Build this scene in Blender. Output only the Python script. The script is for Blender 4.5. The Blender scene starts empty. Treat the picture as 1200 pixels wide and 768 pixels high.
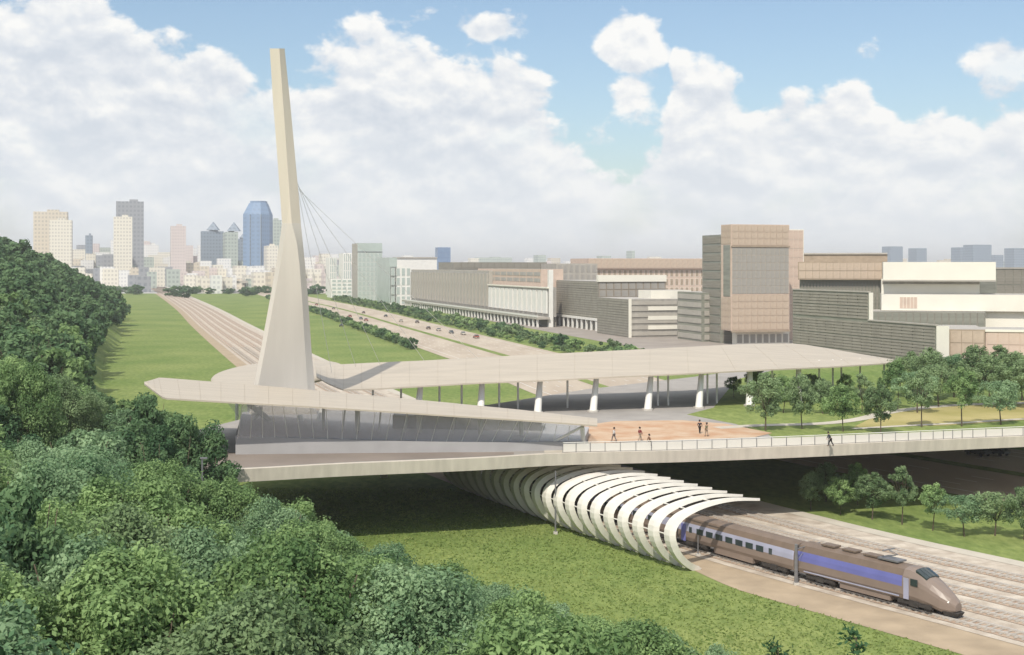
import bpy, bmesh, math, random
import numpy as np
from mathutils import Vector, Matrix
random.seed(7); RNG = np.random.default_rng(7)
sc = bpy.context.scene
COL = sc.collection
R = math.radians
# ------------------------------------------------------------------ camera
CAMH, FPX, HY = 33.0, 1500.0, 312.0          # eye height, focal length and horizon row of the 1200x768 photograph
cam = bpy.data.cameras.new("camera"); camo = bpy.data.objects.new("camera", cam); COL.objects.link(camo)
camo.location = (0, 0, CAMH); camo.rotation_euler = (R(90), 0, 0)
cam.sensor_width = 36; cam.lens = FPX / 1200 * 36
cam.shift_x = 0; cam.shift_y = -(384 - HY) / 1200
sc.cycles.diffuse_bounces = 8; sc.cycles.max_bounces = 14
cam.clip_start = .3; cam.clip_end = 60000
sc.camera = camo
# ------------------------------------------------------------------ light
SUN_DIR = Vector((-0.24, -0.70, 0.86)).normalized()      # from the scene towards the sun
sun = bpy.data.lights.new("sun", 'SUN'); suno = bpy.data.objects.new("sun", sun); COL.objects.link(suno)
sun.energy = 2.9; sun.angle = R(0.6); sun.color = (1, .93, .82)
suno.rotation_euler = SUN_DIR.to_track_quat('Z', 'Y').to_euler()
suno.location = (0, 0, 200)
sc.view_settings.view_transform = 'Standard'; sc.view_settings.look = 'None'
sc.view_settings.exposure = 0.48; sc.view_settings.gamma = 1
EXPK = 2 ** -0.46
W = bpy.data.worlds.new("World"); sc.world = W; W.use_nodes = True

def srgb(r, g, b):
    f = lambda c: (c / 255) / 12.92 if c / 255 <= .04045 else ((c / 255 + .055) / 1.055) ** 2.4
    return (f(r), f(g), f(b), 1)

def build_world():
    nt = W.node_tree; nt.nodes.clear(); N = nt.nodes; L = nt.links
    def n(t, **k):
        o = N.new(t)
        for a, b in k.items(): setattr(o, a, b)
        return o
    def m(op, a, b=None, c=None, clamp=False):
        o = n('ShaderNodeMath', operation=op, use_clamp=clamp)
        for i, v in enumerate((a, b, c)):
            if v is None: continue
            if isinstance(v, (int, float)): o.inputs[i].default_value = v
            else: L.new(v, o.inputs[i])
        return o.outputs[0]
    out = n('ShaderNodeOutputWorld'); bg = n('ShaderNodeBackground'); bg.inputs[1].default_value = .1
    L.new(bg.outputs[0], out.inputs[0])
    sky = n('ShaderNodeTexSky', sky_type='NISHITA', sun_disc=False)
    sky.sun_elevation = math.asin(SUN_DIR.z); sky.sun_rotation = math.atan2(SUN_DIR.x, SUN_DIR.y)
    sky.dust_density = 1.4; sky.ozone_density = 1.5
    tc = n('ShaderNodeTexCoord'); sep = n('ShaderNodeSeparateXYZ'); L.new(tc.outputs['Generated'], sep.inputs[0])
    X, Y, Z = sep.outputs
    az = m('ARCTAN2', X, Y); el = m('ARCSINE', Z)
    # cloud-top elevation as a function of azimuth, then outside the frame it goes on at a similar level
    tops = [(-300, 20), (0, 8), (90, 6), (150, 38), (240, 42), (300, 85), (350, 78), (400, 66), (430, 38), (520, 38), (590, 55), (640, 105), (690, 150),
            (768, 158), (790, 80), (840, 62), (880, 100), (950, 112), (1000, 98), (1060, 118), (1120, 112), (1180, 125), (1260, 120), (1500, 60)]
    fc = n('ShaderNodeFloatCurve'); cv = fc.mapping.curves[0]
    def azn(px): return math.atan((px - 600) / FPX)
    A0, A1 = -.7, .7
    pts = [((azn(px) - A0) / (A1 - A0), math.atan((HY - py) / FPX) / .4) for px, py in tops]
    cv.points[0].location = (0, .45); cv.points[1].location = (1, .5)
    for p in pts: cv.points.new(*p)
    fc.mapping.update()
    L.new(m('DIVIDE', m('SUBTRACT', az, A0), A1 - A0, clamp=True), fc.inputs['Value'])
    top = m('MULTIPLY', fc.outputs[0], .4)
    # billowing noise on the direction, squashed vertically so that clouds lie flat
    mp = n('ShaderNodeCombineXYZ'); L.new(m('MULTIPLY', az, 1.0), mp.inputs[0]); L.new(m('MULTIPLY', el, 1.5), mp.inputs[1])
    def noise(vec, s, det=8, r=.55, dist=.0, off=(0, 0, 0)):
        a = n('ShaderNodeVectorMath', operation='ADD'); L.new(vec, a.inputs[0]); a.inputs[1].default_value = off
        o = n('ShaderNodeTexNoise'); o.inputs['Scale'].default_value = s; o.inputs['Detail'].default_value = det
        o.inputs['Roughness'].default_value = r; o.inputs['Distortion'].default_value = dist
        L.new(a.outputs[0], o.inputs['Vector']); return o.outputs['Fac']
    v = mp.outputs[0]
    n1 = noise(v, 13, 9, .56, .1); n2 = noise(v, 13, 9, .56, .1, (0.003, 0.013, 0)); big = noise(v, 4.5, 3, .5, 0, (3.1, 1.7, 0))
    edge = m('ADD', m('MULTIPLY', m('SUBTRACT', top, el), 30), m('MULTIPLY', m('SUBTRACT', n1, .5), 6.5))
    # a separate small cloud and a few wisps
    def blob(px, py, rx, ry, amp):
        a = m('DIVIDE', m('SUBTRACT', az, azn(px)), rx / FPX); b = m('DIVIDE', m('SUBTRACT', el, math.atan((HY - py) / FPX)), ry / FPX)
        r2 = m('ADD', m('MULTIPLY', a, a), m('MULTIPLY', b, b))
        return m('MULTIPLY', m('SUBTRACT', 1, m('SQRT', r2)), amp)
    for px, py, rx, ry, amp in ((731, 50, 42, 38, 1.7), (866, 42, 34, 14, .6), (735, 108, 25, 22, .6), (1185, 82, 45, 18, .9), (575, 35, 40, 16, .8)):
        e2 = m('ADD', blob(px, py, rx, ry, amp), m('MULTIPLY', m('SUBTRACT', n1, .5), 5.5))
        edge = m('MAXIMUM', edge, e2)
    # high sky outside the frame: broken cloud as in the part in view
    hi = noise(tc.outputs['Generated'], 2.6, 7, .55, .2, (1.3, .4, 2.2)); ms = n('ShaderNodeMapRange', interpolation_type='SMOOTHSTEP'); L.new(el, ms.inputs[0]); ms.inputs[1].default_value = .26; ms.inputs[2].default_value = .46
    edge = m('MAXIMUM', edge, m('SUBTRACT', m('MULTIPLY', m('SUBTRACT', hi, .42), 16), m('MULTIPLY', m('SUBTRACT', 1, ms.outputs[0]), 9)))
    mr = n('ShaderNodeMapRange', interpolation_type='SMOOTHSTEP'); L.new(edge, mr.inputs[0])
    mr.inputs[1].default_value = -.05; mr.inputs[2].default_value = .5
    # a few thin places inside the cloud bank where pale blue shows
    hole = m('MULTIPLY', m('SUBTRACT', noise(v, 9, 5, .5, 0, (7, 2, 1)), .57), 5, clamp=True)
    cover = m('MULTIPLY', mr.outputs[0], m('SUBTRACT', 1, m('MULTIPLY', hole, .45)))
    # relief: denser than the air a little higher up means a sunlit shoulder
    rel = m('ADD', m('MULTIPLY', m('SUBTRACT', n1, n2), 5.2), m('MULTIPLY', m('SUBTRACT', big, .5), 1.0))
    nearEdge = m('SUBTRACT', 1, m('MULTIPLY', edge, .30, clamp=True))
    lit = m('ADD', m('ADD', .40, rel), m('MULTIPLY', nearEdge, .42), clamp=True)
    ramp = n('ShaderNodeValToRGB'); L.new(lit, ramp.inputs[0])
    e = ramp.color_ramp.elements; e[0].color = srgb(212, 220, 230); e[1].color = srgb(253, 253, 251); e[0].position = 0; e[1].position = 1
    x = e.new(.45); x.color = srgb(228, 233, 239)
    # towards the horizon the bank melts into bright haze
    hz = m('SUBTRACT', 1, m('DIVIDE', el, .12), clamp=True)
    mixh = n('ShaderNodeMix', data_type='RGBA'); L.new(m('MULTIPLY', m('POWER', hz, 1.0), .85), mixh.inputs[0])
    L.new(ramp.outputs[0], mixh.inputs[6]); mixh.inputs[7].default_value = srgb(243, 247, 250)
    sc10 = n('ShaderNodeVectorMath', operation='SCALE'); L.new(mixh.outputs[2], sc10.inputs[0]); sc10.inputs['Scale'].default_value = 10 * EXPK
    tint = n('ShaderNodeMix', data_type='RGBA', blend_type='MULTIPLY'); tint.inputs[0].default_value = 1
    L.new(sky.outputs[0], tint.inputs[6]); tint.inputs[7].default_value = SKY_TINT
    mix = n('ShaderNodeMix', data_type='RGBA'); L.new(cover, mix.inputs[0])
    L.new(tint.outputs[2], mix.inputs[6]); L.new(sc10.outputs[0], mix.inputs[7])
    # below the horizon: plain hazy ground tone
    dn = m('MULTIPLY', el, -40, clamp=True)
    mix2 = n('ShaderNodeMix', data_type='RGBA'); L.new(dn, mix2.inputs[0]); L.new(mix.outputs[2], mix2.inputs[6]); mix2.inputs[7].default_value = (3.2, 3.3, 3.0, 1)
    L.new(mix2.outputs[2], bg.inputs[0])
SKY_TINT = (1.0, 1.02, 1.0, 1)
build_world()

# ------------------------------------------------------------------ materials
MATS = {}
def mat(name, col, rough=.8, var=.12, scale=.5, bump=0.0, col2=None, metallic=0, stretch=None, detail=6, spec=.3):
    if name in MATS: return MATS[name]
    m = bpy.data.materials.new(name); MATS[name] = m; m.use_nodes = True
    nt = m.node_tree; b = nt.nodes['Principled BSDF']
    b.inputs['Roughness'].default_value = rough; b.inputs['Metallic'].default_value = metallic
    b.inputs['Specular IOR Level'].default_value = spec
    tc = nt.nodes.new('ShaderNodeTexCoord'); mp = nt.nodes.new('ShaderNodeMapping')
    nt.links.new(tc.outputs['Object'], mp.inputs[0])
    if stretch: mp.inputs['Scale'].default_value = stretch
    nz = nt.nodes.new('ShaderNodeTexNoise'); nz.inputs['Scale'].default_value = scale; nz.inputs['Detail'].default_value = detail
    nt.links.new(mp.outputs[0], nz.inputs['Vector'])
    rp = nt.nodes.new('ShaderNodeValToRGB'); nt.links.new(nz.outputs[0], rp.inputs[0])
    c = col[:3]; c2 = col2[:3] if col2 else tuple(x * (1 + var) for x in c); c1 = c if col2 else tuple(x * (1 - var) for x in c)
    rp.color_ramp.elements[0].color = (*c1, 1); rp.color_ramp.elements[1].color = (*c2, 1)
    rp.color_ramp.elements[0].position = .32; rp.color_ramp.elements[1].position = .68
    nt.links.new(rp.outputs[0], b.inputs['Base Color'])
    if bump:
        bp = nt.nodes.new('ShaderNodeBump'); bp.inputs['Strength'].default_value = bump; bp.inputs['Distance'].default_value = .05
        nt.links.new(nz.outputs[0], bp.inputs['Height']); nt.links.new(bp.outputs[0], b.inputs['Normal'])
    return m

def glassmat(name, col, alpha=.5, rough=.08):
    m = bpy.data.materials.new(name); MATS[name] = m; m.use_nodes = True
    nt = m.node_tree; b = nt.nodes['Principled BSDF']; o = nt.nodes['Material Output']
    b.inputs['Base Color'].default_value = (*col, 1); b.inputs['Roughness'].default_value = rough
    b.inputs['Specular IOR Level'].default_value = .6
    t = nt.nodes.new('ShaderNodeBsdfTransparent'); mx = nt.nodes.new('ShaderNodeMixShader'); mx.inputs[0].default_value = alpha
    nt.links.new(t.outputs[0], mx.inputs[1]); nt.links.new(b.outputs[0], mx.inputs[2]); nt.links.new(mx.outputs[0], o.inputs[0])
    return m

def grassmat():
    m = bpy.data.materials.new('grass'); MATS['grass'] = m; m.use_nodes = True
    nt = m.node_tree; b = nt.nodes['Principled BSDF']; b.inputs['Roughness'].default_value = .95; b.inputs['Specular IOR Level'].default_value = .1
    N = nt.nodes; L = nt.links
    geo = N.new('ShaderNodeNewGeometry')
    def nz(s, d, st=(1, 1, 1), ro=.5):
        mp = N.new('ShaderNodeMapping'); mp.inputs['Scale'].default_value = st; mp.inputs['Rotation'].default_value = (0, 0, .6); L.new(geo.outputs['Position'], mp.inputs[0])
        o = N.new('ShaderNodeTexNoise'); o.inputs['Scale'].default_value = s; o.inputs['Detail'].default_value = d; o.inputs['Roughness'].default_value = ro; L.new(mp.outputs[0], o.inputs['Vector']); return o
    a = nz(.035, 5); c = nz(.9, 6, (1, .45, 1), .65)
    r1 = N.new('ShaderNodeValToRGB'); L.new(a.outputs[0], r1.inputs[0])
    e = r1.color_ramp.elements; e[0].position = .3; e[1].position = .7; e[0].color = (.145, .215, .055, 1); e[1].color = (.25, .295, .095, 1)
    r2 = N.new('ShaderNodeValToRGB'); L.new(c.outputs[0], r2.inputs[0])
    e = r2.color_ramp.elements; e[0].position = .3; e[1].position = .72; e[0].color = (.62, .68, .66, 1); e[1].color = (1.22, 1.16, 1.25, 1)
    mx = N.new('ShaderNodeMix'); mx.data_type = 'RGBA'; mx.blend_type = 'MULTIPLY'; mx.inputs[0].default_value = 1
    L.new(r1.outputs[0], mx.inputs[6]); L.new(r2.outputs[0], mx.inputs[7]); L.new(mx.outputs[2], b.inputs['Base Color'])
    bp = N.new('ShaderNodeBump'); bp.inputs['Strength'].default_value = .6; bp.inputs['Distance'].default_value = .15
    L.new(c.outputs[0], bp.inputs['Height']); L.new(bp.outputs[0], b.inputs['Normal'])
    return m
def leafmat(name, dark, light, trans=.35):
    m = bpy.data.materials.new(name); MATS[name] = m; m.use_nodes = True
    nt = m.node_tree; N = nt.nodes; L = nt.links; b = N['Principled BSDF']; o = N['Material Output']
    b.inputs['Roughness'].default_value = .65; b.inputs['Specular IOR Level'].default_value = .25
    at = N.new('ShaderNodeAttribute'); at.attribute_name = 'tint'
    oi = N.new('ShaderNodeObjectInfo')
    ad = N.new('ShaderNodeMath'); ad.operation = 'MULTIPLY_ADD'; L.new(oi.outputs['Random'], ad.inputs[0]); ad.inputs[1].default_value = .5; L.new(at.outputs['Fac'], ad.inputs[2])
    sb = N.new('ShaderNodeMath'); sb.operation = 'SUBTRACT'; L.new(ad.outputs[0], sb.inputs[0]); sb.inputs[1].default_value = .25; sb.use_clamp = True
    rp = N.new('ShaderNodeValToRGB'); L.new(sb.outputs[0], rp.inputs[0])
    e = rp.color_ramp.elements; e[0].color = (*dark, 1); e[1].color = (*light, 1)
    L.new(rp.outputs[0], b.inputs['Base Color'])
    tr = N.new('ShaderNodeBsdfTranslucent'); L.new(rp.outputs[0], tr.inputs[0])
    mx = N.new('ShaderNodeMixShader'); mx.inputs[0].default_value = trans
    L.new(b.outputs[0], mx.inputs[1]); L.new(tr.outputs[0], mx.inputs[2]); L.new(mx.outputs[0], o.inputs[0])
    return m
M_grass = grassmat()
M_leafA = leafmat('leaf_fresh', (.10, .185, .065), (.33, .47, .19))
M_leafB = leafmat('leaf_dark', (.055, .125, .055), (.19, .30, .135))
M_leafC = leafmat('leaf_bluish', (.095, .19, .09), (.35, .49, .27))
M_leafD = leafmat('leaf_yellow', (.06, .10, .02), (.20, .24, .06))
M_leafG = leafmat('leaf_greygreen', (.10, .17, .07), (.31, .42, .21))
M_bark = mat('bark', (.11, .085, .06), .9, .3, 3, .4)
M_dirt = mat('woodland_floor', (.055, .085, .032), .95, .4, .4, .3)
M_roof = mat('roof_cladding', (.465, .41, .335), .55, .07, .5, stretch=(.25, 1.4, 1))
M_soffit = mat('roof_soffit', (.60, .57, .52), .7, .05, .4)
M_conc = mat('concrete', (.50, .475, .43), .8, .10, .35, .1)
M_conc2 = mat('pale_concrete', (.56, .51, .44), .75, .10, 1.2, .1, stretch=(1, 1, .12))
M_deck = mat('deck_paving', (.33, .31, .29), .85, .10, .25, .1)
M_plaza = mat('orange_paving', (.46, .27, .16), .85, 0, .35, .1, col2=(.55, .42, .30))
M_asph = mat('asphalt', (.085, .075, .070), .9, .2, .2, .1)
M_asph2 = mat('pale_asphalt', (.30, .265, .235), .9, .12, .08, .1)
M_droad = mat('deck_road_surface', (.24, .205, .18), .9, .12, .12, .1)
M_hwy = mat('sunbleached_highway', (.40, .33, .26), .9, 0, .12, .1, col2=(.50, .43, .345), stretch=(1, .2, 1))
M_ballast = mat('ballast', (.37, .31, .25), .95, 0, .5, .5, col2=(.58, .52, .44), detail=10)
M_bed = mat('rust_stained_ballast', (.33, .235, .175), .95, 0, .9, .5, col2=(.47, .375, .29), detail=8)
M_verge = mat('dry_verge', (.38, .30, .21), .95, .14, .3, .2)
M_rail = mat('rail_steel', (.55, .52, .48), .45, .08, 1, metallic=.2)
M_sleeper = mat('sleeper_concrete', (.40, .36, .31), .9, .2, 2, .2)
M_white = mat('white_paint', (.74, .73, .69), .5, .04, .5)
M_rib = mat('rib_white', (.72, .69, .63), .5, .06, .8)
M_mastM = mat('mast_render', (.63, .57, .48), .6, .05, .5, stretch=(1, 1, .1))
M_steel = mat('grey_steel', (.22, .22, .23), .5, .1, 2, metallic=.4)
M_path = mat('gravel_path', (.50, .46, .39), .9, .08, .3, .2)
M_gmead = mat('dry_meadow', (.30, .27, .09), .95, .2, .12, .3, col2=(.42, .36, .16))
M_glass = glassmat('station_glass', (.85, .85, .9), .22, .03)
M_pglass = glassmat('parapet_glass', (.78, .75, .70), .72, .3)
M_city = mat('city_ground', (.42, .41, .39), .9, .2, .01)

# ------------------------------------------------------------------ helpers
def P(px, py, Y):                       # a point at distance Y seen at photograph position (px, py), used to measure places
    return Vector(((px - 600) / FPX * Y, Y, CAMH - (py - HY) / FPX * Y))
def PG(px, py, z=0.0):
    return P(px, py, (CAMH - z) * FPX / (py - HY))
def PZ(px, py, z):
    return PG(px, py, z)
def proj(v):
    return 600 + FPX * v[0] / v[1], HY + (CAMH - v[2]) * FPX / v[1]

def empty(name, loc=(0, 0, 0), label=None, cat=None, group=None, rz=0, kind=None):
    o = bpy.data.objects.new(name, None); COL.objects.link(o); o.location = loc; o.rotation_euler = (0, 0, rz)
    o.empty_display_size = .5
    tag(o, label, cat, group, kind); return o
def tag(o, label=None, cat=None, group=None, kind=None):
    if label: o['label'] = label
    if cat: o['category'] = cat
    if group: o['group'] = group
    if kind: o['kind'] = kind
    return o
def link(name, me, parent=None, loc=None, rz=None):
    o = bpy.data.objects.new(name, me); COL.objects.link(o)
    if parent: o.parent = parent
    if loc is not None: o.location = loc
    if rz is not None: o.rotation_euler = (0, 0, rz)
    return o
class MB:
    """collects geometry; build() links it as one mesh; vertices are stored relative to org"""
    def __init__(s, org=(0, 0, 0)): s.v = []; s.f = []; s.mi = []; s.org = Vector(org)
    def add(s, vs, fs, mi=0):
        b = len(s.v); s.v += [tuple(Vector(v) - s.org) for v in vs]; s.f += [tuple(b + i for i in f) for f in fs]
        s.mi += (mi if isinstance(mi, list) else [mi] * len(fs)); return s
    def hexa(s, p, mi=0):                # p: 4 bottom + 4 top, ccw
        return s.add(p, [(3, 2, 1, 0), (4, 5, 6, 7), (0, 1, 5, 4), (1, 2, 6, 5), (2, 3, 7, 6), (3, 0, 4, 7)], mi)
    def box(s, x0, x1, y0, y1, z0, z1, mi=0):
        return s.hexa([(x0, y0, z0), (x1, y0, z0), (x1, y1, z0), (x0, y1, z0), (x0, y0, z1), (x1, y0, z1), (x1, y1, z1), (x0, y1, z1)], mi)
    def prism(s, poly, z0, z1, mi=0):
        n = len(poly); z = lambda a, i: a[i] if isinstance(a, (list, tuple)) else a
        a = 0
        for i in range(n):
            p, q = poly[i], poly[(i + 1) % n]; a += p[0] * q[1] - q[0] * p[1]
        idx = list(range(n)) if a > 0 else list(range(n))[::-1]
        vs = [(poly[i][0], poly[i][1], z(z0, i)) for i in idx] + [(poly[i][0], poly[i][1], z(z1, i)) for i in idx]
        fs = [tuple(range(n))[::-1], tuple(range(n, 2 * n))] + [(i, (i + 1) % n, n + (i + 1) % n, n + i) for i in range(n)]
        return s.add(vs, fs, mi)
    def tube(s, pts, r, n=6, mi=0, cap=True):
        pts = [Vector(p) for p in pts]; rr = r if isinstance(r, (list, tuple)) else [r] * len(pts); vs = []; fs = []
        for i, p in enumerate(pts):
            t = (pts[min(i + 1, len(pts) - 1)] - pts[max(i - 1, 0)]).normalized()
            a = t.cross(Vector((0, 0, 1)));
            if a.length < .05: a = Vector((1, 0, 0))
            a.normalize(); b = t.cross(a)
            for k in range(n):
                c = 2 * math.pi * k / n; vs.append(p + (a * math.cos(c) + b * math.sin(c)) * rr[i])
        for i in range(len(pts) - 1):
            for k in range(n):
                k2 = (k + 1) % n; fs.append((i * n + k, i * n + k2, (i + 1) * n + k2, (i + 1) * n + k))
        if cap: fs.append(tuple(range(n))[::-1]); fs.append(tuple((len(pts) - 1) * n + k for k in range(n)))
        return s.add(vs, fs, mi)
    def mesh(s, name, mats, smooth=False):
        me = bpy.data.meshes.new(name); me.from_pydata(s.v, [], s.f)
        for m in (mats if isinstance(mats, (list, tuple)) else [mats]): me.materials.append(m)
        me.polygons.foreach_set('material_index', s.mi)
        if smooth: me.polygons.foreach_set('use_smooth', [True] * len(s.f))
        me.update(); return me
    def build(s, name, mats, parent=None, smooth=False, loc=None, rz=None):
        return link(name, s.mesh(name, mats, smooth), parent, loc, rz)

def catmull(pts, step=3.0):
    pts = [Vector((p[0], p[1], p[2] if len(p) > 2 else 0)) for p in pts]; out = []
    for i in range(len(pts) - 1):
        p0 = pts[i - 1] if i else pts[0] * 2 - pts[1]; p1, p2 = pts[i], pts[i + 1]
        p3 = pts[i + 2] if i + 2 < len(pts) else p2 * 2 - p1
        n = max(2, int((p2 - p1).length / step))
        for k in range(n):
            t = k / n
            out.append(.5 * ((2 * p1) + (p2 - p0) * t + (2 * p0 - 5 * p1 + 4 * p2 - p3) * t * t + (3 * p1 - p0 - 3 * p2 + p3) * t ** 3))
    out.append(pts[-1]); return out
def offset(line, d):
    o = []
    for i, p in enumerate(line):
        t = (line[min(i + 1, len(line) - 1)] - line[max(i - 1, 0)]); t.z = 0; t.normalize()
        o.append(p + Vector((t.y, -t.x, 0)) * d)
    return o
def ribbon(l1, l2, z, thick=0.0):
    m = MB(); n = len(l1)
    vs = [(p.x, p.y, z) for p in l1] + [(p.x, p.y, z) for p in l2]
    m.add(vs, [(i, n + i, n + i + 1, i + 1) for i in range(n - 1)])
    return m

# ------------------------------------------------------------------ setting: ground, corridor, highway
E_PTS = [(75, 58.5), (60, 80), (41, 108.5), (20, 139), (4, 168), (-12, 200), (-35, 250), (-62, 330), (-102, 458), (-175, 700), (-265, 1005), (-417, 1500), (-577, 2010)]
E = catmull(E_PTS, 3)
H_PTS = [(150, 95), (117, 145), (91, 185), (60, 240), (32, 320), (10, 420), (-10, 500), (-64, 715), (-132, 985), (-262, 1450), (-400, 1990)]
HW = catmull(H_PTS, 4)
def grid_sheet(name, x0, x1, y0, y1, nx, ny, mat_, z):
    m = MB(); xs = np.linspace(x0, x1, nx + 1); ys = np.linspace(y0, y1, ny + 1)
    vs = [(x, y, z) for y in ys for x in xs]; fs = [(j * (nx + 1) + i, j * (nx + 1) + i + 1, (j + 1) * (nx + 1) + i + 1, (j + 1) * (nx + 1) + i) for j in range(ny) for i in range(nx)]
    return tag(m.add(vs, fs).build(name, mat_), kind='structure')
grid_sheet('ground', -16000, 16000, -1500, 26000, 30, 30, M_grass, 0)
tag(MB().add([(-9000, 1540, .06), (9000, 1540, .06), (9000, 14000, .06), (-9000, 14000, .06)], [(0, 1, 2, 3)]).build('city_ground', M_city), kind='structure')
vl = offset(E, -2.2); vr = offset(E, -.1); vm = [a.lerp(b, max(0, min(1, (c.y - 132) / 8))) for a, b, c in zip(vl, vr, E)]
tag(ribbon(vm, offset(E, 4.2), .03).build('dry_verge', M_verge), kind='structure')
tag(ribbon(offset(E, 4.0), offset(E, 30.5), .06).build('ballast_bed', M_ballast), kind='structure')
tag(ribbon(offset(E, 30.3), offset(E, 32.6), .09).build('gravel_path', M_path), kind='structure')
tag(ribbon(offset(HW, -23), offset(HW, 23), .07).build('highway', M_hwy), kind='structure')
tag(ribbon(offset(HW, -1.6), offset(HW, 1.6), .11).build('highway_median', M_grass), kind='structure')
mk = MB()
for off in (-19.5, -15.6, -11.8, -8, 8, 11.8, 15.6, 19.5):
    L = offset(HW, off)
    if abs(off) in (19.5, ): mk.add([(p.x, p.y, .11) for p in offset(HW, off - .12)] + [(p.x, p.y, .11) for p in offset(HW, off + .12)], [(i, len(L) + i, len(L) + i + 1, i + 1) for i in range(len(L) - 1)])
    else:
        a, b = offset(HW, off - .1), offset(HW, off + .1)
        for i in range(0, min(len(L) - 1, 170), 3): mk.add([(a[i].x, a[i].y, .11), (b[i].x, b[i].y, .11), (b[i + 1].x, b[i + 1].y, .11), (a[i + 1].x, a[i + 1].y, .11)], [(0, 1, 2, 3)])
tag(mk.build('highway_lane_marking', M_white), kind='structure')
# ground of the built-up side
u = Vector((-.28, .96, 0)).normalized(); v = Vector((.96, .28, 0)).normalized(); TH = math.atan2(v.y, v.x)
hb = [p for p in offset(HW, 62) if p.y > 330]
tag(MB().add([(p.x, p.y, .05) for p in hb] + [(p.x + 1600, p.y + 200, .05) for p in hb], [(i, len(hb) + i, len(hb) + i + 1, i + 1) for i in range(len(hb) - 1)]).build('district_paving', M_asph2), kind='structure')

# ------------------------------------------------------------------ railway
TRK = [6.6, 11.3, 16.0, 20.7, 25.4]
TRK_LABEL = ['railway track nearest the grass slope, carrying the train', 'second railway track from the grass slope, beside the train', 'middle railway track of the five beside the train',
             'fourth railway track from the grass slope, between middle and outer track', 'outermost railway track beside the gravel path below the young trees']
for k, off in enumerate(TRK):
    root = empty('railway_track', (0, 0, 0), TRK_LABEL[k], 'railway track', 'railway tracks in the ballast bed')
    bl1, bl2 = offset(E, off - 1.5), offset(E, off + 1.5)
    ribbon(bl1, bl2, .10).build('track_bed', M_bed, root)
    for s in (-.72, .72):
        l1, l2 = offset(E, off + s - .07), offset(E, off + s + .07); n = len(l1)
        m = MB(); vs = [(p.x, p.y, .12) for p in l1] + [(p.x, p.y, .12) for p in l2] + [(p.x, p.y, .30) for p in l1] + [(p.x, p.y, .30) for p in l2]
        fs = []
        for i in range(n - 1): fs += [(2 * n + i, 3 * n + i, 3 * n + i + 1, 2 * n + i + 1), (i, 2 * n + i, 2 * n + i + 1, i + 1), (n + i, n + i + 1, 3 * n + i + 1, 3 * n + i)]
        m.add(vs, fs).build('rail', M_rail, root)
    m = MB(); c = offset(E, off); acc = 0
    for i in range(len(c) - 1):
        seg = c[i + 1] - c[i]; Ls = seg.length; t = seg.normalized(); nn = Vector((t.y, -t.x, 0))
        while acc < Ls:
            p = c[i] + t * acc
            if p.y < 520:
                a = nn * 1.25; b = t * .13
                m.hexa([p - a - b, p + a - b, p + a + b, p - a + b] + [q + Vector((0, 0, .17)) for q in (p - a - b, p + a - b, p + a + b, p - a + b)])
            acc += .75 if p.y < 260 else 1.5
        acc -= Ls
    for i in range(len(m.v)): m.v[i] = (m.v[i][0], m.v[i][1], m.v[i][2] + .02)
    o = m.build('sleeper', M_sleeper, root); o['kind'] = 'stuff'

# ------------------------------------------------------------------ hillside
B_PTS = [(150, 0), (90, 38), (46, 66), (20, 86), (-2, 104), (-18, 122), (-31, 145), (-42, 175), (-57, 215), (-80, 262), (-97, 310), (-116, 372), (-146, 470), (-180, 600), (-280, 900), (-425, 1330)]
BL = catmull(B_PTS, 8); BLa = np.array([(p.x, p.y) for p in BL])
def hill_d(x, y):                       # signed distance into the wood (positive to the left of the boundary)
    d = BLa - np.array((x, y)); i = int(np.argmin((d ** 2).sum(1))); i = max(0, min(i, len(BLa) - 2))
    t = BLa[i + 1] - BLa[i]; t = t / np.hypot(*t); w = np.array((x, y)) - BLa[i]
    return float(-(t[1] * w[0] - t[0] * w[1]))
def hill_z(x, y):
    d = hill_d(x, y)
    if d < 0: return -.5 + max(d, -4) * .1
    s = .20 + .62 * max(0, min(1, (y - 150) / 260)); cap = 24 + 34 * max(0, min(1, (y - 150) / 250))
    if y > 600: cap *= max(.3, 1 - (y - 600) / 900)
    z = s * max(0, d - 3) ; z = cap * (1 - math.exp(-z / cap))
    return z + .6 * math.sin(x * .07) * math.sin(y * .05) * min(1, d / 10) - .05
m = MB(); BLx = catmull(B_PTS, 12); ds = [-1.5, 0, 3, 6, 10, 15, 22, 30, 40, 55, 75, 100, 140, 190, 260, 360]
rows = [offset(BLx, -d) for d in ds]; nb = len(BLx)
vs = [(p.x, p.y, (hill_z(p.x, p.y) if d > 0 else -.4)) for d, row in zip(ds, rows) for p in row]
tag(m.add(vs, [(j * nb + i, j * nb + i + 1, (j + 1) * nb + i + 1, (j + 1) * nb + i) for j in range(len(ds) - 1) for i in range(nb - 1)]).build('hillside', M_grass, smooth=True), kind='structure')

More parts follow.
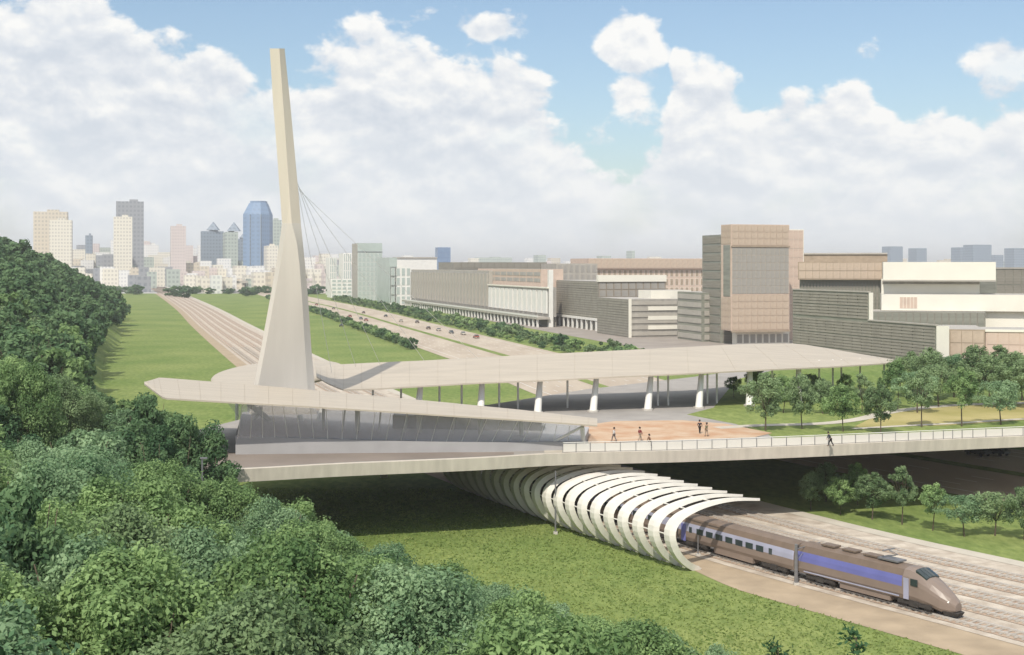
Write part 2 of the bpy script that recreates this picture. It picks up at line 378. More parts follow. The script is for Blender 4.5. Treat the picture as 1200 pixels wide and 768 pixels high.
# ------------------------------------------------------------------ deck, bridge and park
DZ = 9.8                                # top of the deck
EDGE_PX = [(-40, 566.5, 139.5), (120, 568.5, 142.2), (280, 565, 146), (400, 559, 150), (560, 552, 154.5), (660, 546.5, 158.5), (800, 542.5, 161), (940, 537, 165), (1080, 531, 170), (1200, 525, 174.5), (1500, 514, 186)]
edge = catmull([P(a, HY + (CAMH - 8.4) * FPX / y, y) for a, b, y in EDGE_PX], 1.9)
for p in edge: p.z = 0
def edgeY(x):
    for i in range(len(edge) - 1):
        if edge[i].x <= x <= edge[i + 1].x: return edge[i].y + (edge[i + 1].y - edge[i].y) * (x - edge[i].x) / (edge[i + 1].x - edge[i].x)
    return edge[-1].y if x > edge[-1].x else edge[0].y
e0 = [p for p in edge if -62 < p.x < 94.5]
back = [(137, 330), (95, 318), (62, 300), (38, 268), (14, 241), (-4, 214), (-24, 205), (-41, 194), (-47, 172), (-62, 160)]
deck_poly = [(p.x, p.y + .9) for p in e0 if p.x < 94] + back
tag(MB().prism(deck_poly, 9.0, DZ).build('deck', M_deck), kind='structure')
tag(MB().prism([(a * .995, b + .3) for a, b in deck_poly], 8.5, 9.0).build('deck_soffit', M_conc2), kind='structure')
# columns / abutments carrying the deck, standing in its shade
bw = MB(); pr = empty('deck_piers', (0, 0, 0), 'round concrete piers in the shade beneath the station deck', 'piers')
for (x, y) in [(-20, 200), (48, 262), (0, 212), (22, 246)]:
    MB().tube([(x, y, -.3), (x, y, 8.6)], .6, 14).build('pier', M_conc, pr, smooth=False)
# edge beam of the footbridge
bridge = empty('bridge_edge', (0, 0, 0), 'long pale concrete edge beam and glazed parapet of the footbridge', 'bridge parapet')
m = MB(); n = len(e0); sec = [(-.05, 8.35), (-.25, 9.85), (.35, 9.86), (.95, 9.81), (1.0, 8.4)]
vs = []
for i, p in enumerate(e0):
    t = (e0[min(i + 1, n - 1)] - e0[max(i - 1, 0)]).normalized(); nn = Vector((-t.y, t.x, 0))
    for a, z in sec: vs.append((p.x + nn.x * a, p.y + nn.y * a, z))
k = len(sec); fs = [(i * k + j, (i + 1) * k + j, (i + 1) * k + (j + 1) % k, i * k + (j + 1) % k) for i in range(n - 1) for j in range(k)]
m.add(vs, fs); m.build('edge_beam', M_conc2, bridge)
post_me = MB().box(-.035, .035, -.05, .05, 0, 1.2).mesh('post', M_steel)
pan_me = None; hand = MB(); pr_pts = [p for p in e0 if p.x > 6]
inn = offset(pr_pts, -.2)
for i, p in enumerate(inn):
    link('post', post_me, bridge, (p.x, p.y, 9.86))
    if i + 1 < len(inn):
        q = inn[i + 1]; dd = q - p; a = math.atan2(dd.y, dd.x); Lg = dd.length
        if pan_me is None or abs(Lg - pan_L) > .04: pan_me = MB().box(.06, Lg - .06, -.02, .02, .08, 1.08).mesh('glass_panel', M_pglass); pan_L = Lg
        link('glass_panel', pan_me, bridge, (p.x, p.y, 9.86), a)
hand.tube([p + Vector((0, 0, 11.08)) for p in inn], .05, 6).build('handrail', M_white, bridge)

# surfaces lying on the deck
def sheet(name, poly, z, mat_, th=None):
    return tag(MB().add([(p[0], p[1], z) for p in poly], [tuple(range(len(poly)))]).build(name, mat_), kind='structure')
def fix(poly):
    a = sum(poly[i][0] * poly[(i + 1) % len(poly)][1] - poly[(i + 1) % len(poly)][0] * poly[i][1] for i in range(len(poly)))
    return poly if a > 0 else poly[::-1]
def PD(px, py): q = PG(px, py, DZ); return (q.x, q.y)
road = [(p.x, p.y + 1.3) for p in e0 if p.x < 2]
sheet('deck_road', fix(road + [(p[0], min(159.4, p[1] + 17)) for p in road[::-1]]), DZ + .02, M_droad)
walk = [(p.x, p.y + .96) for p in e0 if 4 < p.x < 118]
sheet('deck_promenade', fix(walk + [(p[0], p[1] + 6.2) for p in walk[::-1]]), DZ + .024, M_path)
sheet('plaza_paving', fix([PD(a, b) for a, b in ((684, 499), (720, 494), (800, 493), (850, 497), (905, 508), (884, 513), (800, 516), (720, 519), (690, 521))]), DZ + .05, M_plaza)
park = [(p.x, p.y + 7.2) for p in e0 if 34 < p.x < 94] + [(134, 326), (95, 316), (64, 296), (46, 262), PD(836, 478), PD(805, 486), PD(862, 497), PD(900, 509)]
tag(MB().prism(park, DZ - .05, DZ + .012).build('park_lawn', M_grass), kind='structure')
sheet('park_meadow', fix([PD(a, b) for a, b in ((1030, 486), (1080, 478), (1210, 470), (1330, 470), (1330, 488), (1210, 492), (1110, 499), (1000, 501))]), DZ + .04, M_gmead)
def strip(name, pxs, w, z, mat_):
    c = catmull([(*PD(a, b), 0) for a, b in pxs], 1.5); return tag(ribbon(offset(c, -w / 2), offset(c, w / 2), z).build(name, mat_), kind='structure')
strip('park_path', [(840, 502), (890, 499), (960, 497), (1005, 492), (1040, 484), (1085, 478), (1150, 474), (1300, 470)], 2.4, DZ + .06, M_path)
strip('park_path', [(1000, 503), (1060, 499.5), (1120, 496.5), (1200, 491.5), (1300, 489)], 1.3, DZ + .064, M_path)

# ------------------------------------------------------------------ pylon of the cable-stayed station
mast = empty('station_pylon', tuple(P(333, 512, 181)), 'tall leaning cream pylon rising from the station hall', 'pylon')
LV = [(57, 316, 327, 327.3, 333.5, .34), (120, 320, 331.5, 331.8, 340, .4), (185, 325, 336, 336.3, 346, .45), (240, 329, 339, 340, 351, .5), (262, 330.5, 337, 342, 352.5, .55), (285, 327.5, 332.5, 348, 355, .6),
      (310, 323.5, 328.5, 351, 357.5, .7), (350, 316.5, 321.5, 354, 361, .8), (410, 305.5, 310.5, 357.5, 365, .95), (447, 298.5, 303.5, 360, 368.5, 1.0), (515, 287, 292, 365, 373, 1.1)]
Yc = 180
def mast_part(name, y0, y1, n, m_):
    m = MB(mast.location); vs = []; pyl = [q[0] for q in LV]; ip = lambda c, y: float(np.interp(y, pyl, [q[c] for q in LV]))
    for i in range(n + 1):
        py = y0 + (y1 - y0) * i / n; l, a, b, r, k = (ip(c, py) for c in range(1, 6))
        t = max(0, min(1, (py - 262) / 200)); t = t * t * (3 - 2 * t); t0 = (py - 57) / 458; dp = 3.8 * (.4 + .6 * t0)
        vs += [P(l, py, Yc + 1.1 * (1 - t) + .75 * t), P(a, py, Yc), P(b, py, Yc + dp * t), P(r, py, Yc + 1.2 * (1 - t) + (dp + 1.0) * t), P(r - 2 * k, py, Yc + 7.5 * k), P(l + 3 * k, py, Yc + 7 * k)]
    for j in range(6):                    # each face has vertices of its own, so edges stay crisp and the twist shades smoothly
        j2 = (j + 1) % 6; col = [vs[i * 6 + q] for i in range(n + 1) for q in (j, j2)]
        m.add(col, [(2 * i + 2, 2 * i + 3, 2 * i + 1, 2 * i) for i in range(n)])
    m.add(vs[:6], [(0, 1, 2, 3, 4, 5)]).build(name, m_, mast, smooth=True)
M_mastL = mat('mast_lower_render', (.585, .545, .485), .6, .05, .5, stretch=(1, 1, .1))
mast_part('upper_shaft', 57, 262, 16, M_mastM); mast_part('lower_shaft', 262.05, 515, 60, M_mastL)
cab = MB(mast.location)
for i, (bx_, by_, yy) in enumerate([(389, 437, 196), (417, 430, 203), (446, 428, 206), (498, 424, 210), (560, 420, 215)]):
    MB(mast.location).tube([P(345 + i * .6, 200 + i * 5, 183), P(bx_, by_, yy)], .03, 5).build('stay_cable', M_white, mast)
# splayed legs and cross brace visible through the hall glass
for a, b, w in [((292, 474, 176), (330, 503, 173), .4), ((352, 488, 177), (358, 507, 175), .4), ((378, 480, 178), (368, 508, 175), .4), ((290, 508, 172), (305, 478, 176), .3)]:
    MB(mast.location).tube([P(*a), P(*b)], w, 8).build('brace', M_white, mast)

# ------------------------------------------------------------------ roofs
def loft_roof(name, label, near, far, th, seams, nst=60, root=None):
    """near / far: lists of points along the two long edges"""
    root = root or empty(name, tuple(near[0]), label, 'roof')
    A = linear3(near, nst); B = linear3(far, nst); K = 8
    m = MB(root.location); vs = []
    for i in range(nst + 1):
        for j in range(K + 1):
            t = j / K; q = A[i].lerp(B[i], t); q.z += .14 * math.sin(math.pi * t)
            vs.append(q)
    top = [(i * (K + 1) + j, (i + 1) * (K + 1) + j, (i + 1) * (K + 1) + j + 1, i * (K + 1) + j + 1) for i in range(nst) for j in range(K)]
    nb_ = len(vs); vs2 = [Vector((q.x, q.y, q.z - th * (.45 + .55 * math.sin(math.pi * ((k_ % (K + 1)) / K))))) for k_, q in enumerate(vs)]
    bot = [tuple(nb_ + x for x in f[::-1]) for f in top]
    rim = []
    for i in range(nst):
        a, b = i * (K + 1), (i + 1) * (K + 1); rim.append((a, nb_ + a, nb_ + b, b)); a += K; b += K; rim.append((b, nb_ + b, nb_ + a, a))
    for j in range(K):
        rim.append((j + 1, nb_ + j + 1, nb_ + j, j)); a = nst * (K + 1); rim.append((a + j, nb_ + a + j, nb_ + a + j + 1, a + j + 1))
    m.add(vs + vs2, top + bot + rim, [0] * len(top) + [1] * len(bot) + [0] * len(rim)); m.build('roof_shell', [M_roof, M_soffit], root)
    # standing seams of the cladding sheets
    for i in range(2, nst, seams):
        s = MB(root.location); pts = []
        for j in range(K + 1):
            t = j / K; q = A[i].lerp(B[i], t); q.z += .14 * math.sin(math.pi * t) + .015; pts.append(q)
        s.tube(pts, .028, 4).build('roof_seam', M_roof, root)
    return root
def linear3(pts, n):
    pts = [Vector(p) for p in pts]; k = len(pts) - 1
    return [pts[min(int(i / n * k), k - 1)].lerp(pts[min(int(i / n * k), k - 1) + 1], i / n * k - min(int(i / n * k), k - 1)) for i in range(n + 1)]
def catmull3(pts, n):
    pts = [Vector(p) for p in pts]; k = len(pts) - 1; out = []
    for i in range(n + 1):
        f = i / n * k; a = min(int(f), k - 1); t = f - a
        p1, p2 = pts[a], pts[a + 1]; p0 = pts[a - 1] if a else p1 * 2 - p2; p3 = pts[a + 2] if a + 2 <= k else p2 * 2 - p1
        out.append(.5 * ((2 * p1) + (p2 - p0) * t + (2 * p0 - 5 * p1 + 4 * p2 - p3) * t * t + (3 * p1 - p0 - 3 * p2 + p3) * t ** 3))
    return out
nearA = [P(169, 449.5, 166), P(192, 466.5, 152), P(260, 470.5, 153), P(340, 475, 154.3), P(430, 480.5, 155.5), P(520, 486.5, 156.7), P(610, 492, 158), P(700, 498.5, 159.2)]
farA = [P(169, 448, 167), P(187, 442.5, 178), P(260, 448.3, 177), P(340, 454.8, 175), P(430, 463, 172.5), P(520, 471.5, 170), P(610, 480.3, 167), P(700, 490.5, 163.5)]
loft_roof('near_leaf_roof', 'long low pale leaf-shaped roof in front of the pylon, over the glass hall', nearA, farA, .42, 3)
def farY(px, py, z): return (CAMH - z) * FPX / (py - HY)
nB = [(371, 441, 190), (384, 449, 192), (402, 456.5, 193), (440, 455.5, 194.5), (500, 452, 196.5), (560, 448.5, 198.5), (640, 445.5, 200.5), (720, 441.5, 203), (800, 438, 206), (900, 433, 212), (980, 429.5, 219), (1046, 425.0, 226)]
fB = [(370, 429, 15.4), (384, 428, 15.8), (402, 427, 16.1), (440, 425, 16.4), (500, 422.5, 16.8), (560, 419, 17.2), (640, 415, 17.6), (720, 411, 18), (800, 407, 18.3), (870, 403.2, 18.2), (935, 402.5, 17.8), (1049, 421.8, 16.15)]
loft_roof('far_leaf_roof', 'larger pale leaf-shaped roof behind, reaching right from the pylon to the park trees', [P(*a) for a in nB], [P(a, b, farY(a, b, z)) for a, b, z in fB], .5, 3)
# rounded entrance roof left of the pylon
c0 = P(322, 436, 236); rr = empty('round_entrance_roof', (c0.x, c0.y, c0.z), 'round pale roof disc left of the pylon at the end of the tracks', 'roof')
m = MB(); K = 48
ring = lambda r, z: [(math.cos(2 * math.pi * i / K) * r * 1.02 + (0 if math.cos(2 * math.pi * i / K) < 0 else r * .25), math.sin(2 * math.pi * i / K) * r * 2.9, z) for i in range(K)]
V0 = ring(9.4, -.5) + ring(9.6, -.1) + ring(9.4, .15) + [(0, 0, .5)]
m.add(V0, [tuple(range(K))[::-1]] + [(a * K + i, a * K + (i + 1) % K, (a + 1) * K + (i + 1) % K, (a + 1) * K + i) for a in (0, 1) for i in range(K)] + [(2 * K + i, 2 * K + (i + 1) % K, 3 * K) for i in range(K)]).build('roof_shell', M_roof, rr)
for i in range(7):
    a = 2 * math.pi * i / 7; MB().tube([(math.cos(a) * 6, math.sin(a) * 17, -c0.z), (math.cos(a) * 6, math.sin(a) * 17, -.4)], .3, 10).build('column', M_white, rr)

# ------------------------------------------------------------------ columns of the far roof
def column(px0, py0, px1, py1, Y0, Y1, r0, r1, label, grp):
    a = P(px0, py0, Y0); b = P(px1, py1, Y1); a.z = max(a.z, DZ)
    m = MB(a); m.tube([a - Vector((0, 0, .0)), a.lerp(b, .5), b], [r0, (r0 + r1) / 2, r1], 12)
    root = empty('roof_column', tuple(a), label, 'column', grp); m.build('shaft', M_white, root, smooth=False)
    MB(a).prism([(a.x + math.cos(t * .785) * r0 * 1.5, a.y + math.sin(t * .785) * r0 * 1.5) for t in range(8)], a.z, a.z + .25).build('foot_plate', M_conc, root)
    return root
def deckY(py): return (CAMH - DZ) * FPX / (py - HY)
def roof_near(px):
    Yn = float(np.interp(px, [q[0] for q in nB], [q[2] for q in nB])); return Yn, float(np.interp(px, [q[0] for q in nB], [P(*q).z for q in nB]))
cols = [(489, 493, 'first thick white column of the far roof, left end, behind the near roof'), (563, 565, 'second thick white column under the far roof, its foot hidden by the near roof'),
        (630, 633, 'third thick white column from the left, just left of the open plaza'), (695, 699, 'thick white column at the left edge of the orange plaza'),
        (759, 763, 'thick white column behind the middle of the orange plaza'), (819, 822, 'thick white column at the right end of the orange plaza'), (878, 879, 'white column of the far roof partly behind the first park tree'),
        (935, 936, 'white column of the far roof right of the first park tree')]
for i, (a, b, lab) in enumerate(cols):
    Y0 = 197 + i * 2.3 if i < 6 else 207 + (i - 6) * 4; pf = HY + (CAMH - DZ) * FPX / Y0
    Yn, zn = roof_near(b); Y0 = Yn + 1.5; pf = HY + (CAMH - DZ) * FPX / Y0; Yt = Y0 + 2.5
    column(a, pf, b, HY + (CAMH - (zn - .25)) * FPX / Yt, Y0, Yt, .62, .42, lab, None)
thin = [437, 470, 515, 541, 585, 607, 665, 771, 783, 829, 840, 905, 960, 976, 986, 1008]
for px in thin:
    Yn, zn = roof_near(px); Y0 = Yn + 8; pf = HY + (CAMH - DZ) * FPX / Y0
    a = P(px, pf, Y0); zt = zn - .3
    root = empty('slender_column', tuple(a), 'slender white post in the rear row under the far roof', 'column', 'slender posts at the back of the far roof')
    MB(a).tube([a, Vector((a.x, a.y, zt + .9))], .17, 8).build('shaft', M_white, root)
a = P(1036, 470, 229); root = empty('slender_column', tuple(a), 'last white post at the right tip of the far roof', 'column')
MB(a).tube([Vector((a.x, a.y, DZ)), Vector((a.x, a.y, 16.0))], .2, 8).build('shaft', M_white, root)

# ------------------------------------------------------------------ glass hall under the near roof
M_lgrey0 = mat('hall_floor_terrazzo', (.55, .54, .54), .4, .05, 1)
hall = empty('station_hall', tuple(P(480, 525, 161)), 'grey glazed station hall with slanting glass under the near leaf roof', 'station hall'); HL = hall.location
fl = [P(276, 528, 157.5), P(400, 528.5, 158.5), P(540, 528, 159.5), P(684, 528.5, 161.5)]
bk = [P(284, 501, 183), P(400, 495, 190), P(540, 498, 186), P(690, 505, 176)]
F_ = catmull3(fl, 24); B_ = catmull3(bk, 24)
pl = [(p.x, p.y) for p in F_] + [(p.x, p.y) for p in B_[::-1]]
M_plinth = mat('plinth_concrete', (.36, .355, .36), .6, .06, .4)
zt_l = [DZ + 1.05 + 1.3 * (1 - i / 24) ** 1.6 for i in range(25)]
MB(HL).prism(pl, DZ - .1, zt_l + zt_l[::-1]).build('plinth', M_plinth, hall)
inner = [(p.x + (.6 if i == 0 else 0), p.y + .5) for i, p in enumerate(F_)]
MB(HL).prism([(p.x, p.y + .45) for p in F_] + [(p.x, p.y - .6) for p in B_[::-1]], DZ + 1.0, DZ + 1.12).build('hall_floor', M_lgrey0, hall)
topn = catmull3([nearA[2] + Vector((2.0, 2.2, -.5))] + [q + Vector((0, 2.2, -.5)) for q in nearA[3:7]] + [nearA[7] + Vector((-1.8, 1.4, -.35))], 24)
for i in range(24):
    a, b = F_[i] + Vector((0, .5, 0)), F_[i + 1] + Vector((0, .5, 0)); a.z = b.z = DZ + 1.05; c, d = topn[i + 1], topn[i]
    a2, b2, c2, d2 = a.lerp(b, .02), a.lerp(b, .98), d.lerp(c, .98), d.lerp(c, .02); o3 = Vector((0, .04, 0))
    MB(HL).hexa([a2, b2, b2 + o3, a2 + o3, d2, c2, c2 + o3, d2 + o3]).build('glass_panel', M_glass, hall)
    MB(HL).tube([a, d], .035, 4).build('mullion', M_white, hall)
MB(HL).tube([(F_[24] + Vector((0, .5, 1.0))), topn[24]], .28, 8).build('end_post', M_white, hall)
MB(HL).tube([(F_[22] + Vector((0, .6, 1.0))), topn[24]], .16, 8).build('end_post', M_white, hall)
# glazed back wall and left end
bt = catmull3([q + Vector((0, -3, -.6)) for q in farA[2:8]], 24)
for i in range(0, 24, 2):
    a, b = B_[i] + Vector((0, -.6, 0)), B_[i + 2] + Vector((0, -.6, 0)); a.z = b.z = DZ + 1.05; c, d = bt[i + 2], bt[i]
    o3 = Vector((0, .04, 0)); MB(HL).hexa([a, b, b + o3, a + o3, d, c, c + o3, d + o3]).build('glass_panel', M_glass, hall)
for px, py, w in [(379, 512, .2), (401, 513, .12), (419, 515, .34), (443, 514, .12), (474, 514, .12), (491, 515, .34), (530, 516, .12), (563, 516, .3), (611, 518, .3)]:
    q = P(px, py, 167); q.z = DZ + 1.1; zt = float(np.interp(px, [192, 340, 520, 700], [16.6, 16.0, 14.6, 13.0]))
    MB(HL).tube([q, (q.x + (.5 if w < .2 else 0), q.y, zt)], w, 8).build('hall_column', M_white, hall)
MB(HL).box(-16, 4, 171.5, 175.5, DZ + 1.1, DZ + 3.2).build('ticket_counter', M_steel, hall)

# ------------------------------------------------------------------ ribbed canopy over the track
canopy = empty('track_canopy', (19.7, 139.4, 0), 'row of curved white ribs arching over the train as it leaves the bridge', 'rail canopy'); CL = canopy.location
PROF = [(.3, -.1), (-1.3, .8), (-2.5, 1.85), (-3.2, 3.0), (-3.45, 4.1), (-3.15, 5.05), (-2.2, 5.85), (-.3, 6.5), (2.27, 6.95), (5.49, 7.1), (9.2, 6.78)]
PR = catmull([(a, 0, b) for a, b in PROF], .5)
near_e = [p for p in E]
i0 = min(range(len(E)), key=lambda i: abs(E[i].y - 139.4))
acc = [0]
for i in range(i0, len(E) - 1): acc.append(acc[-1] + (E[i + 1] - E[i]).length)
def at_s(s):
    for k in range(len(acc) - 1):
        if acc[k + 1] >= s:
            t = (s - acc[k]) / (acc[k + 1] - acc[k]); p = E[i0 + k].lerp(E[i0 + k + 1], t); d = (E[i0 + k + 1] - E[i0 + k]).normalized(); return p, d
NR = 21; SP = 2.85
for r in range(NR):
    p, d = at_s(r * SP); nn = Vector((d.y, -d.x, 0)); m = MB(CL); vs = []; npf = len(PR)
    for i, q in enumerate(PR):
        t = (PR[min(i + 1, npf - 1)] - PR[max(i - 1, 0)]).normalized(); nor = Vector((-t.z, 0, t.x))   # outward in (t,z) plane
        f = i / (npf - 1); w = .84 * (1 if f < .35 else 1 - .96 * ((f - .35) / .65) ** .95); w *= min(1, .4 + f * 2.6); th = .30 * (1 - .7 * f) + .05
        lean = .55 * math.sin(math.pi * f)
        for (aw, ao) in ((-w, th), (w, th), (w * .55, -th), (-w * .55, -th)):
            c = p + nn * (q.x + nor.x * ao * -1) + Vector((0, 0, q.z + nor.z * ao * -1 + 0)) + d * (aw + lean)
            vs.append(c)
    k = 4; fs = [(i * k + j, i * k + (j + 1) % k, (i + 1) * k + (j + 1) % k, (i + 1) * k + j) for i in range(npf - 1) for j in range(k)] + [(0, 3, 2, 1)] + [((npf - 1) * k + j for j in range(4))]
    fs[-1] = tuple(fs[-1])
    m.add(vs, fs).build('rib', M_rib, canopy)
for f in (.12, .3, .5, .72):
    q = PR[int(f * (len(PR) - 1))]; pts = []
    for r in range(NR * 2 - 1):
        p, d = at_s(r * SP / 2); nn = Vector((d.y, -d.x, 0)); pts.append(p + nn * (q.x * .96 + .15) + Vector((0, 0, q.z * .985)) + d * .55 * math.sin(math.pi * f))
    MB(CL).tube(pts, .07, 5).build('purlin', M_rib, canopy)
pts1, pts2 = [], []
for r in range(0, NR * 2 - 1):
    p, d = at_s(r * SP / 2); nn = Vector((d.y, -d.x, 0)); pts1.append(p - nn * .45); pts2.append(p + nn * .45)
m = MB(CL); n = len(pts1); vs = [(p.x, p.y, .0) for p in pts1] + [(p.x, p.y, 0) for p in pts2] + [(p.x, p.y, .35) for p in pts1] + [(p.x, p.y, .35) for p in pts2]
m.add(vs, [(2 * n + i, 3 * n + i, 3 * n + i + 1, 2 * n + i + 1) for i in range(n - 1)] + [(i, 2 * n + i, 2 * n + i + 1, i + 1) for i in range(n - 1)] + [(n + i, n + i + 1, 3 * n + i + 1, 3 * n + i) for i in range(n - 1)] + [(0, n, 3 * n, 2 * n)]).build('footing', M_conc, canopy)

# poles
def pole(px, pytop, pybase, label, r=.11, arm=None):
    b = PG(px, pybase); zt = P(px, pytop, b.y).z; root = empty('mast_pole', tuple(b), label, 'pole')
    MB(b).tube([b, Vector((b.x, b.y, zt))], [r, r * .7], 8).build('shaft', M_steel, root)
    MB(b).box(b.x - .25, b.x + .25, b.y - .25, b.y + .25, -.1, .3).build('footing', M_conc, root)
    if arm:
        e = Vector((b.x + arm[0], b.y + arm[1], zt - .25)); MB(b).tube([Vector((b.x, b.y, zt - .5)), e], .05, 6).build('bracket_arm', M_steel, root)
        MB(b).tube([Vector((b.x, b.y, zt - 1.7)), b.lerp(e, .6) + Vector((0, 0, (zt - .35) * .4))], .03, 6).build('stay', M_steel, root)
    return root
pole(933, 638, 686, 'grey catenary mast standing beside the train between coach and power car', .22, (3.0, 2.1))
pole(651, 552, 626, 'thin pale pole beside the first sunlit ribs of the canopy', .12)
pole(818, 628, 652, 'slim grey trackside post just outside the mouth of the canopy', .09)
b = P(237, 600, 128); root = empty('mast_pole', (b.x, b.y, 2), 'slender lamp pole rising among the dark trees at the bridge end', 'pole')
MB((b.x, b.y, 2)).tube([Vector((b.x, b.y, 2)), Vector((b.x, b.y, P(237, 538, 128).z))], .09, 8).build('shaft', M_steel, root)
MB((b.x, b.y, 2)).box(b.x - .2, b.x + .5, b.y - .12, b.y + .12, P(237, 538, 128).z, P(237, 538, 128).z + .15).build('lamp_head', M_steel, root)

# ------------------------------------------------------------------ train
M_taupe = mat('train_taupe', srgb(132, 118, 109), .35, .06, .6); M_blue = mat('train_blue', srgb(108, 112, 172), .35, .08, .5)
M_lilac = mat('train_lilac', srgb(160, 162, 182), .35, .08, .5); M_broof = mat('train_roof', srgb(116, 101, 89), .5, .1, .8)
M_dglass = mat('dark_glass', (.03, .045, .05), .12, .2, .5, spec=.6); M_bogie = mat('bogie_steel', (.05, .045, .042), .7, .3, 3)
M_lamp = mat('headlight_lens', (.85, .85, .8), .2, .03, 1)
def car_section(w, zb, zt, sh):           # half ring from bottom left over the roof to bottom right
    h = zt - zb
    pts = [(-w * .86, zb), (-w, zb + .16 * h), (-w, zb + .40 * h), (-w * .99, zb + .57 * h), (-w * .93, zb + .73 * h), (-w * sh, zb + .93 * h), (-w * .3, zt)]
    return pts + [(-a, b) for a, b in pts[::-1]]
def shell(stations, bandmat):
    """stations: (x, halfwidth, zb, zt, shoulder, painted band?)"""
    m = MB(); vs = []; k = 14
    for s in stations:
        for (a, z) in car_section(s[1], s[2], s[3], s[4]): vs.append((s[0], a, z))
    fs = []; mi = []
    for i in range(len(stations) - 1):
        for j in range(k):
            j2 = (j + 1) % k; fs.append((i * k + j, i * k + j2, (i + 1) * k + j2, (i + 1) * k + j))
            jj = min(j, 12 - j) if j < 13 else 0
            mi.append((1 if stations[i][5] and stations[i + 1][5] else 0) if jj in (2, 3) else (2 if jj in (4, 5, 6) and stations[i][5] else 0))
    fs += [tuple(range(k))[::-1], tuple((len(stations) - 1) * k + j for j in range(k))]; mi += [0, 0]
    m.add(vs, [f[::-1] for f in fs], mi); return m
TL = offset(E, 6.6)
def track_pos(yv):
    for i in range(len(TL) - 1):
        if (TL[i].y - yv) * (TL[i + 1].y - yv) <= 0:
            t = (yv - TL[i].y) / (TL[i + 1].y - TL[i].y); return TL[i].lerp(TL[i + 1], t), i
nose, ni = track_pos(119.2)
train = empty('passenger_train', tuple(nose), 'grey-brown and blue high speed passenger train coming out of the ribbed canopy', 'train')
def along(s):                             # position s metres behind the nose
    p, i = nose.copy(), ni; rem = s
    while True:
        q = TL[i + 1]; dd = (q - p).length
        if dd >= rem: return p + (q - p).normalized() * rem
        rem -= dd; p = q; i += 1
def place(me_b, name, s0, s1, mats):
    a, b = along(s0), along(s1); dd = a - b; ang = math.atan2(dd.y, dd.x)
    return me_b.build(name, mats, train, loc=(b.x - nose.x, b.y - nose.y, .30), rz=ang)
LP = 18.6
st = [(0, 1.40, .85, 3.75, .72, 1), (.25, 1.46, .8, 3.82, .75, 1), (13.3, 1.46, .8, 3.82, .75, 1), (13.35, 1.46, .8, 3.82, .75, 0), (14.0, 1.46, .8, 3.86, .74, 0), (15.2, 1.42, .78, 3.42, .72, 0), (16.3, 1.32, .66, 2.85, .7, 0), (17.3, 1.12, .40, 2.25, .66, 0), (18.1, .82, .42, 1.75, .6, 0), (18.6, .45, .55, 1.3, .5, 0)]
pc = place(shell(st, 0), 'power_car', 0, LP, [M_taupe, M_blue, M_broof])
def child(m, name, mats, par, loc=None): return m.build(name, mats, par, loc=loc)
# windscreen in four panes
for k in range(4):
    a0, a1 = -1.0 + k * .5 + .03, -1.0 + (k + 1) * .5 - .03; yl = lambda a: 1
    def zt_(a): return 1 - .18 * abs(a) ** 2
    q = [(15.75, a0, 3.18 * zt_(a0 * .5)), (15.75, a1, 3.18 * zt_(a1 * .5)), (14.55, a1, 3.74 * zt_(a1 * .42)), (14.55, a0, 3.74 * zt_(a0 * .42))]
    child(MB().hexa([(x, y, z - .2) for x, y, z in q] + [(x, y, z + .1) for x, y, z in q]), 'windscreen_pane', M_dglass, pc)
for s in (-1, 1):
    child(MB().box(14.3, 15.1, s * 1.47 - .03, s * 1.47 + .03, 2.3, 2.95), 'cab_window', M_dglass, pc)
    child(MB().box(13.5, 14.1, s * 1.475 - .02, s * 1.475 + .02, .9, 2.9), 'cab_door', M_lilac, pc)
    child(MB().tube([(17.2, s * .78, 1.55), (18.05, s * .66, 1.32)], [.22, .16], 8), 'headlight', M_lamp, pc)
    child(MB().hexa([(1, s * 1.5 - .02, 1.0), (13, s * 1.5 - .02, 1.0), (13, s * 1.5 + .02, 1.0), (1, s * 1.5 + .02, 1.0), (1, s * 1.5 - .02, 1.12), (13, s * 1.5 - .02, 1.12), (13, s * 1.5 + .02, 1.12), (1, s * 1.5 + .02, 1.12)]), 'side_skirt', M_lilac, pc)
child(MB().hexa([(17.6, -.8, .1), (18.7, -.45, .12), (18.7, .45, .12), (17.6, .8, .1), (17.5, -1, .5), (18.9, -.5, .45), (18.9, .5, .45), (17.5, 1, .5)]), 'snow_plough', M_bogie, pc)
pg = MB(); pg.box(9.8, 12.2, -.7, .7, 3.93, 4.08); pg.tube([(10.0, -.4, 4.1), (11.6, -.2, 4.5), (10.6, 0, 4.85)], .05, 6); pg.tube([(10.0, .4, 4.1), (11.6, .2, 4.5), (10.6, 0, 4.85)], .05, 6); pg.box(10.5, 10.7, -.9, .9, 4.83, 4.9)
child(pg, 'pantograph', M_steel, pc)
for x in (2.5, 5.2, 7.9): child(MB().box(x, x + 1.7, -.55, .55, 3.9, 4.06), 'roof_vent', M_broof, pc)
def bogie(x, par):
    m = MB()
    for dx in (-1.4, 1.4):
        for s in (-1, 1): m.tube([(x + dx, s * .68, .5), (x + dx, s * 1.12, .5)], .46, 14)
        m.tube([(x + dx, -.8, .5), (x + dx, .8, .5)], .09, 6)
    for s in (-1, 1): m.box(x - 1.9, x + 1.9, s * 1.22 - .1, s * 1.22 + .1, .40, .76); m.box(x - .5, x + .5, s * 1.26 - .12, s * 1.26 + .12, .3, .85)
    m.box(x - .5, x + .5, -.9, .9, .5, .8)
    return child(m, 'bogie', M_bogie, par)
for x in (3.0, 14.6): bogie(x, pc)
child(MB().box(5.6, 11.8, -1.3, 1.3, .28, .9), 'equipment_box', M_taupe, pc)
LC = 18.9
